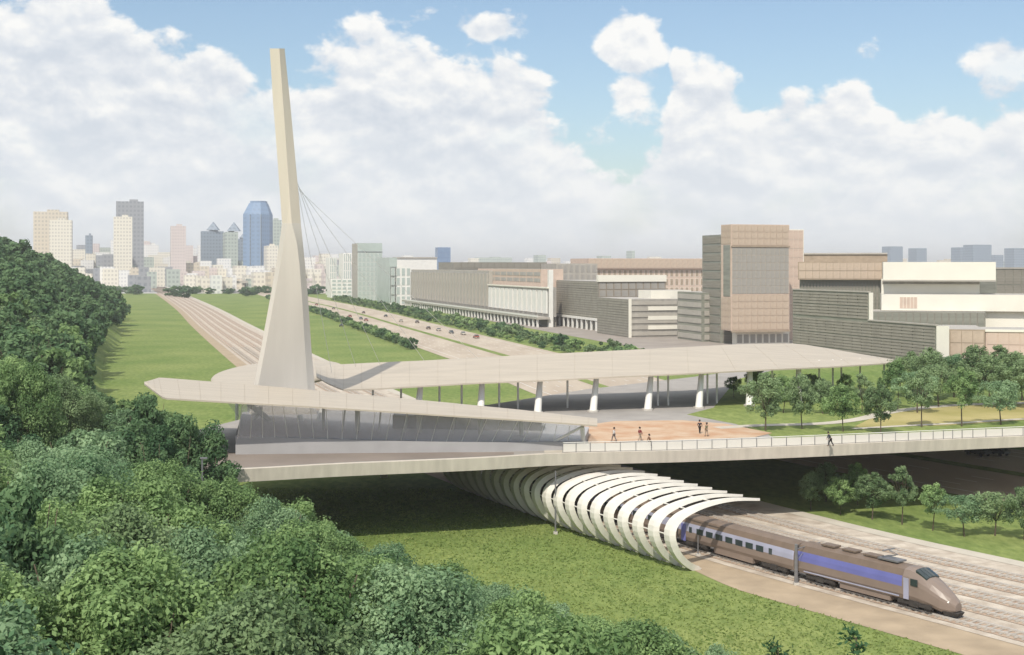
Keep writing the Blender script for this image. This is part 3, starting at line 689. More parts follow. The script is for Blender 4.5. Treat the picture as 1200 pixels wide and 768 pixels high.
for c in range(3):
    s0 = LP + .45 + c * (LC + .45)
    st = [(0, 1.38, .85, 3.55, .72, 1), (.2, 1.45, .8, 3.65, .75, 1), (LC - .2, 1.45, .8, 3.65, .75, 1), (LC, 1.38, .85, 3.55, .72, 1)]
    cc = place(shell(st, 1), 'coach', s0, s0 + LC, [M_taupe, M_lilac, M_broof])
    for s in (-1, 1):
        for k in range(9):
            x = 2.3 + k * 1.65; w = 1.15
            if k == 0 or k == 8: w = .5
            child(MB().box(x - w / 2, x + w / 2, s * 1.44 - .02, s * 1.44 + .02, 1.85, 2.5), 'window', M_dglass, cc)
        child(MB().box(.65, 1.45, s * 1.455 - .02, s * 1.455 + .02, .75, 2.7), 'door', M_blue, cc)
    for x in (3, LC - 3): bogie(x, cc)
    child(MB().box(6.2, 12.6, -1.3, 1.3, .28, .9), 'equipment_box', M_taupe, cc)
    g = MB(); g.box(LC, LC + .45, -1.2, 1.2, .9, 3.4); child(g, 'gangway', M_bogie, cc)

# ------------------------------------------------------------------ buildings
def winmat(name, wall, glass, wx, wz, fx=.55, fz=.5, rough=.6):
    m = bpy.data.materials.new(name); MATS[name] = m; m.use_nodes = True; nt = m.node_tree; N = nt.nodes; L = nt.links; b = N['Principled BSDF']
    b.inputs['Roughness'].default_value = rough; b.inputs['Specular IOR Level'].default_value = .3
    tc = N.new('ShaderNodeTexCoord')
    def dot(vec):
        o = N.new('ShaderNodeVectorMath'); o.operation = 'DOT_PRODUCT'; L.new(tc.outputs['Object'], o.inputs[0]); o.inputs[1].default_value = vec; return o.outputs['Value']
    def mth(op, a, b_):
        o = N.new('ShaderNodeMath'); o.operation = op
        for i, q in enumerate((a, b_)):
            if isinstance(q, (int, float)): o.inputs[i].default_value = q
            else: L.new(q, o.inputs[i])
        return o.outputs[0]
    a = mth('FRACT', mth('DIVIDE', dot(tuple(v + u)), wx), 0); z = mth('FRACT', mth('DIVIDE', dot((0, 0, 1)), wz), 0)
    k = mth('MULTIPLY', mth('LESS_THAN', a, fx), mth('LESS_THAN', z, fz))
    nz = N.new('ShaderNodeTexNoise'); nz.inputs['Scale'].default_value = .25; L.new(tc.outputs['Object'], nz.inputs['Vector'])
    k = mth('MULTIPLY', k, mth('ADD', nz.outputs[0], .35))
    mx = N.new('ShaderNodeMix'); mx.data_type = 'RGBA'; L.new(k, mx.inputs[0]); mx.inputs[6].default_value = (*wall[:3], 1); mx.inputs[7].default_value = (*glass[:3], 1)
    L.new(mx.outputs[2], b.inputs['Base Color']); return m
M_tan = mat('tan_stone', (.48, .385, .30), .8, .12, .5); M_tan2 = mat('pinkish_stone', (.56, .44, .36), .8, .08, .4)
M_brown = mat('brown_stone', (.34, .27, .20), .8, .12, .5); M_cream = mat('cream_render', (.76, .73, .64), .7, .03, .2)
M_dlouv = mat('dark_louvre', (.235, .22, .185), .6, .15, .4, stretch=(.2, .2, 3)); M_gglass = mat('green_grey_glass', (.24, .245, .205), .25, .2, .3, stretch=(.3, .3, 2), spec=.5)
M_lgrey = mat('light_grey_cladding', (.40, .375, .33), .7, .08, .3); M_pglaz = mat('pale_glazing', (.33, .31, .28), .3, .15, .6, stretch=(1, 1, .3), spec=.5)
M_palegreen = mat('pale_green_glass', (.42, .48, .45), .35, .08, .1); M_bluegl = mat('blue_glass', (.16, .24, .38), .25, .25, .02, spec=.6)
M_rooft = mat('flat_roof', (.40, .38, .35), .9, .1, .3)

M_blade = mat('louvre_metal', (.30, .28, .235), .6, .12, .3)
class Vol:
    def __init__(s, root, px, Y, pl, pr, pyt, z0=0.0, m=None, name='wall', C=None, z1=None, pyb=None, w=None, d=None, rot=False):
        s.u, s.v, s.th = (u, v, TH) if not rot else (Vector((.255, .967, 0)), Vector((.967, -.255, 0)), math.atan2(-.255, .967))
        if px and px < 260 and d is None: px = pl; d = 34.0      # streets run towards the left here: only fronts show
        s.root = root; s.C = Vector(((px - 600) / FPX * Y, Y, 0)) if C is None else C
        Y = s.C.y
        s.z1 = z1 if z1 is not None else CAMH - (pyt - HY) / FPX * Y
        s.z0 = CAMH - (pyb - HY) / FPX * Y if pyb is not None else z0
        k = lambda p: (p - 600) / FPX
        s.d = d if d is not None else (k(pl) * s.C.y - s.C.x) / (s.u.x - k(pl) * s.u.y)
        s.w = w if w is not None else (k(pr) * s.C.y - s.C.x) / (s.v.x - k(pr) * s.v.y)
        C_ = s.C; s.org = root.location
        q = [C_, C_ + s.v * s.w, C_ + s.v * s.w + s.u * s.d, C_ + s.u * s.d]
        m_ = MB(s.org); m_.hexa([(a.x, a.y, s.z0) for a in q] + [(a.x, a.y, s.z1) for a in q], [0, 1, 0, 0, 0, 0])
        s.o = m_.build(name, [m, M_rooft], root)
    def pt(s, face, a, z, o=0.0):
        q = s.C + (s.v * a - s.u * o if face == 'F' else s.u * a - s.v * o); return Vector((q.x, q.y, z))
    def L(s, face): return s.w if face == 'F' else s.d
    def box(s, face, a0, a1, z0, z1, o, name, m, o0=-.05):
        p = [s.pt(face, a0, z0, o), s.pt(face, a1, z0, o), s.pt(face, a1, z0, o0), s.pt(face, a0, z0, o0)]
        if face == 'L': p = [p[1], p[0], p[3], p[2]]
        return MB(s.org).hexa(p + [Vector((a.x, a.y, z1)) for a in p]).build(name, m, s.root)
    def grid(s, face, nx, nz, name, m, gap=.15, o=.12, a0=None, a1=None, z0=None, z1=None, window=False, stuff=False):
        a0 = .3 if a0 is None else a0; a1 = s.L(face) - .3 if a1 is None else a1; z0 = s.z0 + .3 if z0 is None else z0; z1 = s.z1 - .3 if z1 is None else z1
        cw = (a1 - a0) / nx; ch = (z1 - z0) / nz; g = min(gap, cw * .4, ch * .4)
        if stuff:
            b = MB(s.org)
            for i in range(nx):
                for j in range(nz):
                    aa, ab, za, zb = a0 + i * cw + g / 2, a0 + (i + 1) * cw - g / 2, z0 + j * ch + g / 2, z0 + (j + 1) * ch - g / 2
                    p = [s.pt(face, aa, za, o), s.pt(face, ab, za, o), s.pt(face, ab, za, -.05), s.pt(face, aa, za, -.05)]
                    if face == 'L': p = [p[1], p[0], p[3], p[2]]
                    b.hexa(p + [Vector((q.x, q.y, zb)) for q in p])
            ob = b.build(name, m, s.root); ob['kind'] = 'stuff'; return
        b = MB().box(-cw / 2 + g / 2, cw / 2 - g / 2, -o, .05, g / 2, ch - g / 2)
        if window: fr = min(.16, cw * .1); b.box(-cw / 2 + g / 2 + fr, cw / 2 - g / 2 - fr, -o - .03, -o + .04, g / 2 + fr, ch - g / 2 - fr, 1)
        me = b.mesh(name, m); rz = s.th if face == 'F' else s.th - math.pi / 2
        for i in range(nx):
            for j in range(nz):
                p = s.pt(face, a0 + (i + .5) * cw, z0 + j * ch) - s.org
                link(name, me, s.root, p, rz)
def B(name, px, Y, label, cat='building', group=None):
    return empty(name, ((px - 600) / FPX * Y, Y, 0), label, cat, group)

# office tower with stone top
r = B('office_tower', 857, 530, 'tall boxy tan stone tower with a large glazed front, tallest of the right-hand blocks')
T = Vol(r, 857, 530, 845, 925, 263, m=M_tan2, pyb=388)
hT = T.z1 - T.z0
za = CAMH - (345 - HY) / FPX * 530; zb = CAMH - (290 - HY) / FPX * 530
T.grid('F', 9, 3, 'stone_panel', M_tan, .14, .14, z0=zb + .8, z1=T.z1 - .3); T.grid('F', 9, 5, 'stone_panel', M_tan, .14, .14, z0=T.z0 + .3, z1=za - .2)
T.grid('F', 12, 6, 'window', [M_lgrey, M_pglaz], .12, .16, z0=za + .1, z1=zb, window=True); T.box('F', -.1, T.w + .1, zb + .1, zb + .7, .5, 'cornice', M_brown)
T.box('F', -.1, T.w + .1, T.z0 - .6, T.z0 + .1, .6, 'soffit_edge', M_brown); T.box('L', 1, T.d * .75, za - 1, zb + 1, .15, 'side_glazing', M_gglass)
T.grid('L', 3, 3, 'stone_panel', M_tan, .14, .12, z0=zb + 1.4); T.grid('L', 3, 5, 'stone_panel', M_tan, .14, .12, z1=za - 1.4)
T2 = Vol(r, 862, 534, 858, 925, 388, m=M_cream, z0=0, name='base'); T2.grid('F', 8, 1, 'shop_window', [M_white, M_pglaz], .5, .1, z0=.4, z1=4.8, window=True)
T3 = Vol(r, 845, 546, 823, 862, 275, m=M_gglass, name='side_wing'); T3.grid('L', 1, 12, 'floor_band', M_dlouv, .9, .25); T3.grid('F', 1, 12, 'floor_band', M_dlouv, .9, .25)
T4 = Vol(r, 923, 562, 915, 942, 269, m=M_cream, name='rear_wing'); T4.grid('F', 3, 12, 'stone_panel', M_tan2, .15, .12)
# its left neighbour
r = B('louvred_block', 823, 556, 'grey green louvred block tucked against the left side of the tan tower')
q = Vol(r, 823, 556, 794, 850, 343, m=M_gglass); q.grid('L', 1, 6, 'floor_band', M_lgrey, 1.6, .3); q.grid('F', 1, 6, 'floor_band', M_lgrey, 1.6, .3)
# long dark louvred building
r = B('louvred_building', 1097, 330, 'long dark grey louvred building stepping down towards the park trees')
A1 = Vol(r, 1097, 330, 929, 1112, 382, m=M_gglass)
A1.grid('L', 1, 20, 'louvre_blade', M_blade, .62, .2, stuff=True); A1.grid('L', 15, 4, 'louvre_panel', M_dlouv, .5, .12)
A1.box('F', .05, A1.w - .05, 0, A1.z1 - .05, .2, 'end_wall', M_cream)
s2 = ((1018 - 600) / FPX * A1.C.y - A1.C.x) / (u.x - (1018 - 600) / FPX * u.y); C2 = A1.C + u * s2
A2 = Vol(r, 0, 0, 929, 1023, 0, m=M_gglass, name='upper_storey', C=C2, z0=A1.z1 - .02, z1=CAMH - (343 - HY) / FPX * C2.y); 
A2.grid('L', 1, 8, 'louvre_blade', M_blade, .62, .22, stuff=True); A2.grid('L', 8, 2, 'louvre_panel', M_dlouv, .4, .12); A2.box('F', .05, A2.w - .05, A2.z0 + .1, A2.z1 - .05, .2, 'end_wall', M_cream)
A1.box('L', -.1, s2, A1.z1 - .02, A1.z1 + .35, .35, 'coping', M_lgrey, -.6); A2.box('L', -.1, A2.d, A2.z1 - .02, A2.z1 + .35, .35, 'coping', M_lgrey, -.6)
r = B('stone_block', 1112, 333, 'low tan stone block right of the dark louvred building behind the park trees')
q = Vol(r, 1112, 333, 1108, 1154.5, 386, m=M_brown, d=26, rot=True); q.grid('F', 3, 5, 'stone_panel', M_tan, .14, .14)
r = B('stone_block', 1155, 331, 'pinkish stone block at the right edge behind the park trees')
q = Vol(r, 1155, 331, 1150, 1275, 388.5, m=M_tan2, d=26, rot=True); q.grid('F', 9, 5, 'stone_panel', M_tan2, .14, .14); q.box('F', -.1, q.w + .1, q.z1 - .1, q.z1 + .5, .3, 'coping', M_cream, -.8)
# stacked cream building
r = B('terraced_building', 1035, 405, 'bright cream building of stacked overlapping terraces at the right')
q = Vol(r, 1035, 405, 1031, 1167, 307.3, m=M_cream, pyb=328, d=26, name='top_storey', rot=True); q.box('F', -.1, q.w + .1, q.z0 - .5, q.z0, .25, 'fascia', M_lgrey)
q = Vol(r, 1033, 409, 1030, 1148, 327, m=M_cream, z0=0, d=24, name='middle_storey', rot=True); q.box('F', .2, q.w, CAMH - (333 - HY) / FPX * 409, CAMH - (329 - HY) / FPX * 409, .15, 'ribbon_window', M_pglaz)
q = Vol(r, 1033, 400, 1030, 1262, 345, m=M_cream, pyb=364, d=22, name='terrace_storey', rot=True)
for k in range(5): q.box('F', 5.5 + k * 1.05, 6.4 + k * 1.05, q.z0 + .8, q.z0 + 4.2, .12, 'window', M_tan2)
q = Vol(r, 1020, 397, 1016, 1155, 365, m=M_gglass, z0=0, d=20, name='glazed_storey', rot=True); q.grid('F', 16, 1, 'window', [M_dlouv, M_gglass], .15, .15, z0=q.z1 - 6, z1=q.z1 - .2, window=True)
q = Vol(r, 1155, 394, 1150, 1270, 365, m=M_cream, z0=0, d=20, name='right_storey', rot=True); q.box('F', 0, q.w, q.z1 - .1, q.z1 + .35, .2, 'coping', M_lgrey)
r = B('stone_hall', 935, 425, 'brown stone topped hall between the tan tower and the cream terraces')
q = Vol(r, 935, 425, 931, 1034.5, 307, m=M_brown, pyb=328, d=30, name='stone_crown', rot=True); q.grid('F', 12, 2, 'stone_panel', M_tan, .14, .12)
q = Vol(r, 937, 427, 934, 1031, 328, m=M_gglass, d=26, rot=True); q.grid('F', 24, 1, 'fin', M_dlouv, .6, .35)
q = Vol(r, 942, 436, 938, 1040, 297, m=M_brown, pyb=307, d=20, name='roof_storey', rot=True); q.box('F', 0, q.w, q.z1 - .4, q.z1 + .1, .5, 'cornice', M_lgrey)
r = B('dark_block', 1167, 520, 'dark green grey block behind the cream terraces at the right edge')
q = Vol(r, 1167, 520, 1160, 1300, 315, m=M_gglass, d=40); q.grid('F', 14, 5, 'louvre_panel', M_dlouv, .3, .15); q.box('F', -.2, q.w, q.z1 - .1, q.z1 + .5, .4, 'coping', M_lgrey)

# middle group
r = B('grey_office', 701, 650, 'dark grey office with an arcade, left of the striped white block')
q = Vol(r, 701, 650, 648, 780, 330, m=M_dlouv, z0=5.2); q.grid('L', 8, 5, 'louvre_panel', M_dlouv, .35, .18); q.grid('L', 1, 16, 'louvre_blade', M_blade, .9, .3, stuff=True)
q.box('F', -.2, q.w + .2, q.z1 - .2, q.z1 + 3.2, .8, 'roof_fascia', M_cream, -2); q.grid('F', 9, 5, 'window', [M_brown, M_pglaz], .4, .15, window=True)
q2 = Vol(r, 701, 652, 652, 780, 0, m=M_dlouv, z0=0, z1=5.2, name='arcade_wall')
for k in range(10): q.box('L', k * q.d / 10 + .2, k * q.d / 10 + 1.3, 0, 5.2, 1.2, 'arcade_column', M_white, .3)
q.box('L', -.2, q.d, 5.2, 6.3, 1.5, 'arcade_slab', M_white)
r = B('striped_block', 737, 590, 'low block striped with white and glass bands, left of the tan tower')
q = Vol(r, 737, 590, 700, 795, 351, m=M_pglaz); q.grid('L', 1, 14, 'louvre_blade', M_blade, 1.0, .22, stuff=True); q.box('L', -.05, q.d, 0, q.z1 - .1, .1, 'side_wall', M_dlouv)
q.grid('F', 1, 6, 'floor_band', M_lgrey, 1.6, .35); q.box('F', -.2, 1.1, 0, q.z1 + .3, .6, 'corner_pier', M_cream)
q.box('F', q.w * .38, q.w * .97, q.z1 - 5.2, q.z1 - 3.4, .5, 'balcony', M_cream); q.box('F', q.w * .38, q.w * .97, q.z1 - 9.6, q.z1 - 7.8, .5, 'balcony', M_cream); q.box('F', q.w * .38, q.w * .97, q.z1 - 14, q.z1 - 12.2, .5, 'balcony', M_cream)
qq = Vol(r, 763, 603, 758, 810, 340.5, m=M_cream, pyb=354, name='roof_storey', d=16)
r = B('tan_terrace', 690, 900, 'long tan stone building in the distance behind the grey office and the tower')
q = Vol(r, 690, 900, 677, 826, 303, m=M_tan2, pyb=315, name='stone_crown', d=40); q.grid('F', 20, 1, 'stone_panel', M_tan, .3, .2)
q = Vol(r, 692, 903, 680, 826, 315, m=M_tan2, d=36); q.grid('F', 22, 4, 'window', [M_cream, M_brown], 1.4, .2, window=True, z0=6); q.grid('L', 4, 4, 'window', [M_cream, M_brown], 1.4, .2, window=True, z0=6)

# long building with vertical fins
r = B('finned_building', 643, 690, 'long pale building with tall vertical fins above a raised arcade beside the highway')
q = Vol(r, 643, 690, 573, 652, 337, m=M_pglaz, z0=5.5); q.grid('L', 13, 1, 'fin', M_white, 3.0, .9); q.box('F', 0, 2.4, 0, 31, .6, 'corner_pier', M_white, -2)
q.box('L', .0, q.d, q.z1 - .6, q.z1 + .1, 1.1, 'coping', M_cream)
q3 = Vol(r, 634, 712, 560, 660, 315.5, m=M_tan2, z0=0, name='upper_storey'); q3.grid('L', 10, 2, 'window', [M_lgrey, M_pglaz], 1.6, .15, z0=q3.z1 - 8, z1=q3.z1 - 1, window=True)
sF = ((573 - 600) / FPX * q.C.y - q.C.x) / (u.x - (573 - 600) / FPX * u.y); CF = q.C + u * (sF + .3)
q4 = Vol(r, 0, 0, 482, 590, 0, m=M_lgrey, C=CF, z0=5.5, z1=30.2, name='far_wing')
q4.grid('L', 26, 1, 'fin', M_lgrey, 3.4, 1.0); q4.grid('L', 26, 6, 'glass_pane', M_pglaz, 1.2, .12, stuff=True)
tot = q.d + q4.d
q.box('L', -2, tot + 4, 4.3, 5.5, 7, 'arcade_slab', M_lgrey); q.box('L', -2, tot + 4, 5.5, 6.4, 7.05, 'arcade_parapet', M_white, 6.7)
qb = Vol(r, 643, 692, 0, 652, 0, m=M_dlouv, z0=0, z1=4.35, d=tot, name='arcade_wall')
for k in range(46): q.box('L', k * tot / 46 + .3, k * tot / 46 + 1.5, 0, 4.3, 6.5, 'arcade_column', M_white, 5.5)
r = B('dark_roofed_hall', 532, 930, 'low dark roofed hall seen above the finned building')
q = Vol(r, 532, 930, 526, 641, 307.5, m=M_dlouv, d=50); q.grid('F', 14, 1, 'roof_panel', M_dlouv, .5, .3, z0=q.z1 - 5)
r = B('grey_hall', 652, 770, 'pale grey block between the finned building and the grey office')
q = Vol(r, 652, 770, 645, 700, 309, m=M_lgrey, d=30); q.grid('F', 7, 6, 'window', [M_lgrey, M_pglaz], 1.2, .15, window=True)

# white group and pale tower further along
r = B('white_hall', 457, 1080, 'white hall with a greenish glass end beside the pale glass tower')
q = Vol(r, 457, 1080, 442, 482, 313, m=M_white); q.grid('F', 4, 4, 'window', [M_white, M_palegreen], 1.5, .25, window=True); q.box('L', 0, q.d, 2, q.z1 + 8, .5, 'glass_end', M_palegreen, -6)
q = Vol(r, 460, 1120, 452, 512, 302.5, m=M_white, name='rear_hall', d=60); q.box('F', 0, q.w, q.z1 - .4, q.z1 + .8, .8, 'roof_edge', M_lgrey); q.grid('F', 8, 5, 'window', [M_white, M_lgrey], 1.8, .2, window=True, z1=q.z1 - 9)
r = B('glass_tower', 419, 1210, 'pale greenish glass slab tower beside the white hall')
q = Vol(r, 419, 1210, 413, 448, 285, m=M_palegreen); q.grid('F', 6, 10, 'window', [M_white, M_palegreen], .5, .2, window=True, z1=q.z1 - 9); q.box('F', -.2, q.w + .2, q.z1 - 8.5, q.z1 - 8, .5, 'cornice', M_steel)
q.box('L', 0, q.d, 0, q.z1 - .3, .4, 'side_wall', M_lgrey)
for (px, Y, pl, pr, pt, lab) in [(388, 1330, 379, 413, 327, 'low white block left of the pale glass tower'), (402, 1390, 399, 412, 297, 'slim white tower just left of the pale glass tower'), (386, 1450, 382, 395, 302, 'small pale tower second left of the pale glass tower')]:
    r = B('white_block', px, Y, lab); q = Vol(r, px, Y, pl, pr, pt, m=M_white, d=30); q.grid('F', 4, 5, 'window', [M_white, M_palegreen], 2, .3, window=True)
r = B('blue_tower', 513, 2000, 'small blue glass tower rising above the roofs left of the finned building')
q = Vol(r, 513, 2000, 510, 528, 290, m=M_bluegl); q.grid('F', 4, 8, 'glass_pane', M_bluegl, .6, .4)

# skyline
WM = {'beige': winmat('beige_facade', (.62, .55, .44), (.42, .38, .32), 6, 7), 'grey': winmat('grey_facade', (.30, .31, .33), (.19, .21, .24), 7, 8), 'cream': winmat('cream_facade', (.72, .68, .58), (.48, .45, .40), 5, 6),
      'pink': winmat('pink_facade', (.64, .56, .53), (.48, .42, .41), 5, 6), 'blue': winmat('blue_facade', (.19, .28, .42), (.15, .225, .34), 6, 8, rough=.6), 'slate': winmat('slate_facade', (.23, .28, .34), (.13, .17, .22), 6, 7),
      'green': winmat('greenish_facade', (.42, .47, .42), (.24, .28, .27), 6, 7), 'white': winmat('white_facade', (.76, .75, .72), (.54, .54, .55), 5, 6)}
SKY = [('beige', 47, 2300, 39, 79, 248, 'broad beige tower at the far left rising above the wooded hill'), ('cream', 62, 2240, 58, 84, 258, 'cream block standing in front of the broad beige tower'),
       ('grey', 146, 2420, 136, 168.5, 236, 'tall grey tower behind the cream one, left of the skyline centre'), ('cream', 139, 2200, 133, 155, 254, 'tall cream tower directly before the grey tower'),
       ('pink', 203, 2500, 200, 218, 265, 'slim pinkish tower between the grey tower and the slate block'), ('slate', 240, 2600, 236, 262, 271, 'slate block left of the pointed green tower'),
       ('green', 264, 2500, 261, 279, 272, 'greenish tower with a pointed roof left of the blue tower'), ('slate', 279, 2700, 276, 288, 280, 'narrow slate block between pointed tower and blue tower'),
       ('green', 318, 2650, 316, 330, 258, 'pale greenish tower directly right of the chamfered blue tower'), ('cream', 313, 2300, 309, 326, 288, 'low cream block at the foot of the blue tower'),
       ('slate', 103, 2600, 100, 108, 276, 'narrow grey slab left of the cream tower'), ('white', 172, 2900, 168, 186, 287, 'white block right of the grey tower'),
       ('white', 335, 2400, 330, 346, 262, 'white tower partly hidden behind the pylon')]
for (c, px, Y, pl, pr, pt, lab) in SKY:
    r = B('skyline_tower', px, Y, lab); Vol(r, px, Y, pl, pr, pt, m=WM[c]); t = Vol(r, px + (pr - px) * .25, Y + 8, px + (pr - px) * .2, px + (pr - px) * .7, pt - 2.2, m=WM[c], z0=CAMH - (pt - HY) / FPX * Y - .2, d=10, name='roof_house')
    if 'pointed' in lab:
        C = r.location; zt = CAMH - (pt - HY) / FPX * Y; cx, cy = C.x + 14, C.y + 14
        MB(C).add([(cx - 12, cy - 10, zt + 2), (cx + 12, cy - 10, zt + 2), (cx + 12, cy + 10, zt + 2), (cx - 12, cy + 10, zt + 2), (cx, cy, zt + 20)], [(0, 1, 4), (1, 2, 4), (2, 3, 4), (3, 0, 4), (3, 2, 1, 0)]).build('pointed_roof', WM['slate'], r)
# chamfered blue tower
r = B('skyline_tower', 291, 2400, 'tall chamfered blue glass tower, most prominent of the skyline'); 
Yb = 2400; cx = (302 - 600) / FPX * Yb; hw = 24.5; zT = CAMH - (236 - HY) / FPX * Yb; zS = CAMH - (252 - HY) / FPX * Yb
m = MB(r.location); pl_ = [(-hw, -14), (-hw * .35, -26), (hw * .45, -26), (hw, -12), (hw, 20), (-hw, 20)]
lv = [(0, 1), (zS, 1), (zT - 4, .64), (zT - 3.9, .58), (zT, .58)]
vs = [(cx + a * k - (1 - k) * -4, Yb + b * k, z) for z, k in lv for a, b in pl_]
fs = [(i * 6 + j, i * 6 + (j + 1) % 6, (i + 1) * 6 + (j + 1) % 6, (i + 1) * 6 + j) for i in range(len(lv) - 1) for j in range(6)] + [tuple(24 + j for j in range(6))]
m.add(vs, fs).build('tower_body', WM['blue'], r)
for a in (-hw * .35, hw * .45): MB(r.location).box(cx + a - .8, cx + a + .8, Yb - 27.2, Yb - 25, 0, zS).build('corner_rib', WM['slate'], r)
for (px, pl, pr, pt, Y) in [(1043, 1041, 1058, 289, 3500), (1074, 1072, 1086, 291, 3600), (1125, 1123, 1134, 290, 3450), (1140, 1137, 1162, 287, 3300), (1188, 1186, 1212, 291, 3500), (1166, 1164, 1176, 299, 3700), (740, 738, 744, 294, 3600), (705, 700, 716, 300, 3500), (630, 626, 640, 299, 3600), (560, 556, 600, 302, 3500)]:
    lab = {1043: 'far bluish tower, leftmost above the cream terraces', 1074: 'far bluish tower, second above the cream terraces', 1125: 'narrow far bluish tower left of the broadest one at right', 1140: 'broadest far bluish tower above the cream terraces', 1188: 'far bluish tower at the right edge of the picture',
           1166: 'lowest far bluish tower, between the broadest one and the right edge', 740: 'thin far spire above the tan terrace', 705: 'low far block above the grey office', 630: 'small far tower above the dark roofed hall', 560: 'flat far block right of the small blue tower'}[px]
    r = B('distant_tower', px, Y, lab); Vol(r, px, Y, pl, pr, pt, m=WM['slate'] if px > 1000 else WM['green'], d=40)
# lower town: many small pale blocks, each a thing
def town_label(c, px, Y0):
    mk_ = [(60, 'below the broad beige tower'), (125, 'left of the cream and grey twin towers'), (165, 'at the foot of the cream and grey twin towers'), (205, 'around the slim pinkish tower'), (250, 'below the slate block'), (275, 'below the pointed tower'),
           (312, 'at the foot of the chamfered blue tower'), (350, 'behind the pylon'), (420, 'behind the pale glass tower'), (560, 'beyond the white hall'), (700, 'above the finned building'), (830, 'above the tan terrace'), (1030, 'behind the tan tower'), (1300, 'above the cream terraces')]
    w = [b for a, b in mk_ if px <= a][0]; d = {1650: 'front row, ', 2000: 'second row, ', 2500: 'middle rows, ', 2900: 'upper row', 3100: 'rear rows, ', 3800: 'horizon, '}[Y0]
    return 'small ' + c + ' town block ' + w + ', ' + d.strip(', ')
rnd = random.Random(11); town_me = {}
TN = ['white', 'cream', 'pink', 'beige', 'green', 'white', 'cream', 'grey']
cnt = 0
for Y0, n_, pxa, pxb, ta, tb in [(1650, 34, 150, 400, 319, 327), (2000, 46, 60, 420, 309, 321), (2500, 52, 30, 430, 297, 313), (2900, 40, 84, 340, 281, 302), (3100, 40, 40, 560, 296, 308), (3800, 60, 560, 1230, 301, 309)]:
    for i in range(n_):
        px = pxa + (pxb - pxa) * (i + rnd.random() * .8) / n_; Y = Y0 + rnd.uniform(-120, 260); wv = rnd.uniform(8, 16)
        if Y0 == 1650 and abs(px - 190) < 26: continue
        c = rnd.choice(TN); r = B('town_house_block', px, Y, town_label(c, px, Y0), 'building', 'small blocks of the distant town')
        q = Vol(r, px, Y, px - 3, px + wv, rnd.uniform(ta, tb), m=WM[c]); cnt += 1
# viaduct crossing the tracks in the distance
r = B('viaduct', 350, 1620, 'long grey viaduct crossing below the skyline')
MB(r.location).box(-380, -150, 1640, 1652, 11, 14).build('viaduct_deck', M_lgrey, r)
for x in range(-370, -150, 24): MB(r.location).box(x, x + 3, 1642, 1650, 0, 11).build('viaduct_pier', M_lgrey, r)

# ------------------------------------------------------------------ vegetation
def crown_mesh(name, seed, R_, H0, H1, ncl, nleaf, size, mat_, squash=1.0, pointy=0.0):
    g = np.random.default_rng(seed)
    # clumps spread through an uneven ellipsoid
    th = g.uniform(0, 2 * np.pi, ncl); cz = g.uniform(-1, 1, ncl); rr = g.uniform(.35, 1, ncl) ** .5
    hx = np.sqrt(1 - cz ** 2); prof = 1 - pointy * np.clip(cz, 0, 1)
    zc = (H0 + H1) / 2; hz = (H1 - H0) / 2
    lump = 1 + .20 * np.sin(th * 3 + seed) + .10 * np.sin(th * 5 + cz * 4 + seed * 2) + .15 * g.normal(size=ncl)
    cr = g.uniform(.12, .30, ncl) * R_
    sc_ = (R_ - cr * .7) * lump
    C = np.stack([np.cos(th) * hx * rr * sc_ * prof, np.sin(th) * hx * rr * sc_ * prof, zc + cz * rr * (hz - cr * .5)], 1)
    ct = g.uniform(0, 1, ncl)
    k = g.integers(0, ncl, nleaf); d = g.normal(size=(nleaf, 3)); d[:, 2] = d[:, 2] * .8 + .25; d /= np.linalg.norm(d, axis=1)[:, None]
    rad = cr[k] * g.uniform(.55, 1.08, nleaf)
    p = C[k] + d * rad[:, None] * np.array([1, 1, squash])
    nrm = d + g.normal(size=(nleaf, 3)) * .55; nrm[:, 2] += .25; nrm /= np.linalg.norm(nrm, axis=1)[:, None]
    a = np.cross(nrm, g.normal(size=(nleaf, 3))); a /= np.linalg.norm(a, axis=1)[:, None]; b = np.cross(nrm, a)
    s = size * g.uniform(.6, 1.25, nleaf)[:, None]
    q = np.stack([p - a * s, p - b * s * .55, p + a * s, p + b * s * .55 + nrm * s * .15], 1).reshape(-1, 3)
    me = bpy.data.meshes.new(name); me.vertices.add(nleaf * 4); me.vertices.foreach_set('co', q.astype(np.float32).ravel())
    me.loops.add(nleaf * 4); me.loops.foreach_set('vertex_index', np.arange(nleaf * 4, dtype=np.int32))
    me.polygons.add(nleaf); me.polygons.foreach_set('loop_start', np.arange(0, nleaf * 4, 4, dtype=np.int32)); me.polygons.foreach_set('loop_total', np.full(nleaf, 4, dtype=np.int32))
    me.materials.append(mat_)
    at = me.attributes.new('tint', 'FLOAT', 'FACE'); tint = np.clip(ct[k] * .65 + g.uniform(0, .35, nleaf), 0, 1); at.data.foreach_set('value', tint.astype(np.float32))
    me.update(calc_edges=True); me.validate(); return me
def trunk_mesh(seed, h, r, fork, spread):
    g = random.Random(seed); m = MB(); top = Vector((g.uniform(-.2, .2), g.uniform(-.2, .2), fork))
    m.tube([(0, 0, -.6), (0, 0, .1), (top.x * .5, top.y * .5, fork * .5), top], [r * 1.3, r, r * .8, r * .65], 8)
    for i in range(6):
        a = i * 1.05 + g.uniform(-.3, .3); e = Vector((math.cos(a) * spread, math.sin(a) * spread, h * g.uniform(.7, .92)))
        mid = top.lerp(e, .45) + Vector((0, 0, -.2)); m.tube([top - Vector((0, 0, .15)), mid, e], [r * .5, r * .3, r * .09], 6)
    m.tube([top, (top.x, top.y, h * .93)], [r * .55, r * .1], 6)
    return m.mesh('trunk', M_bark, True)
VAR = {'near': [], 'mid': [], 'far': [], 'park': [], 'dark': []}
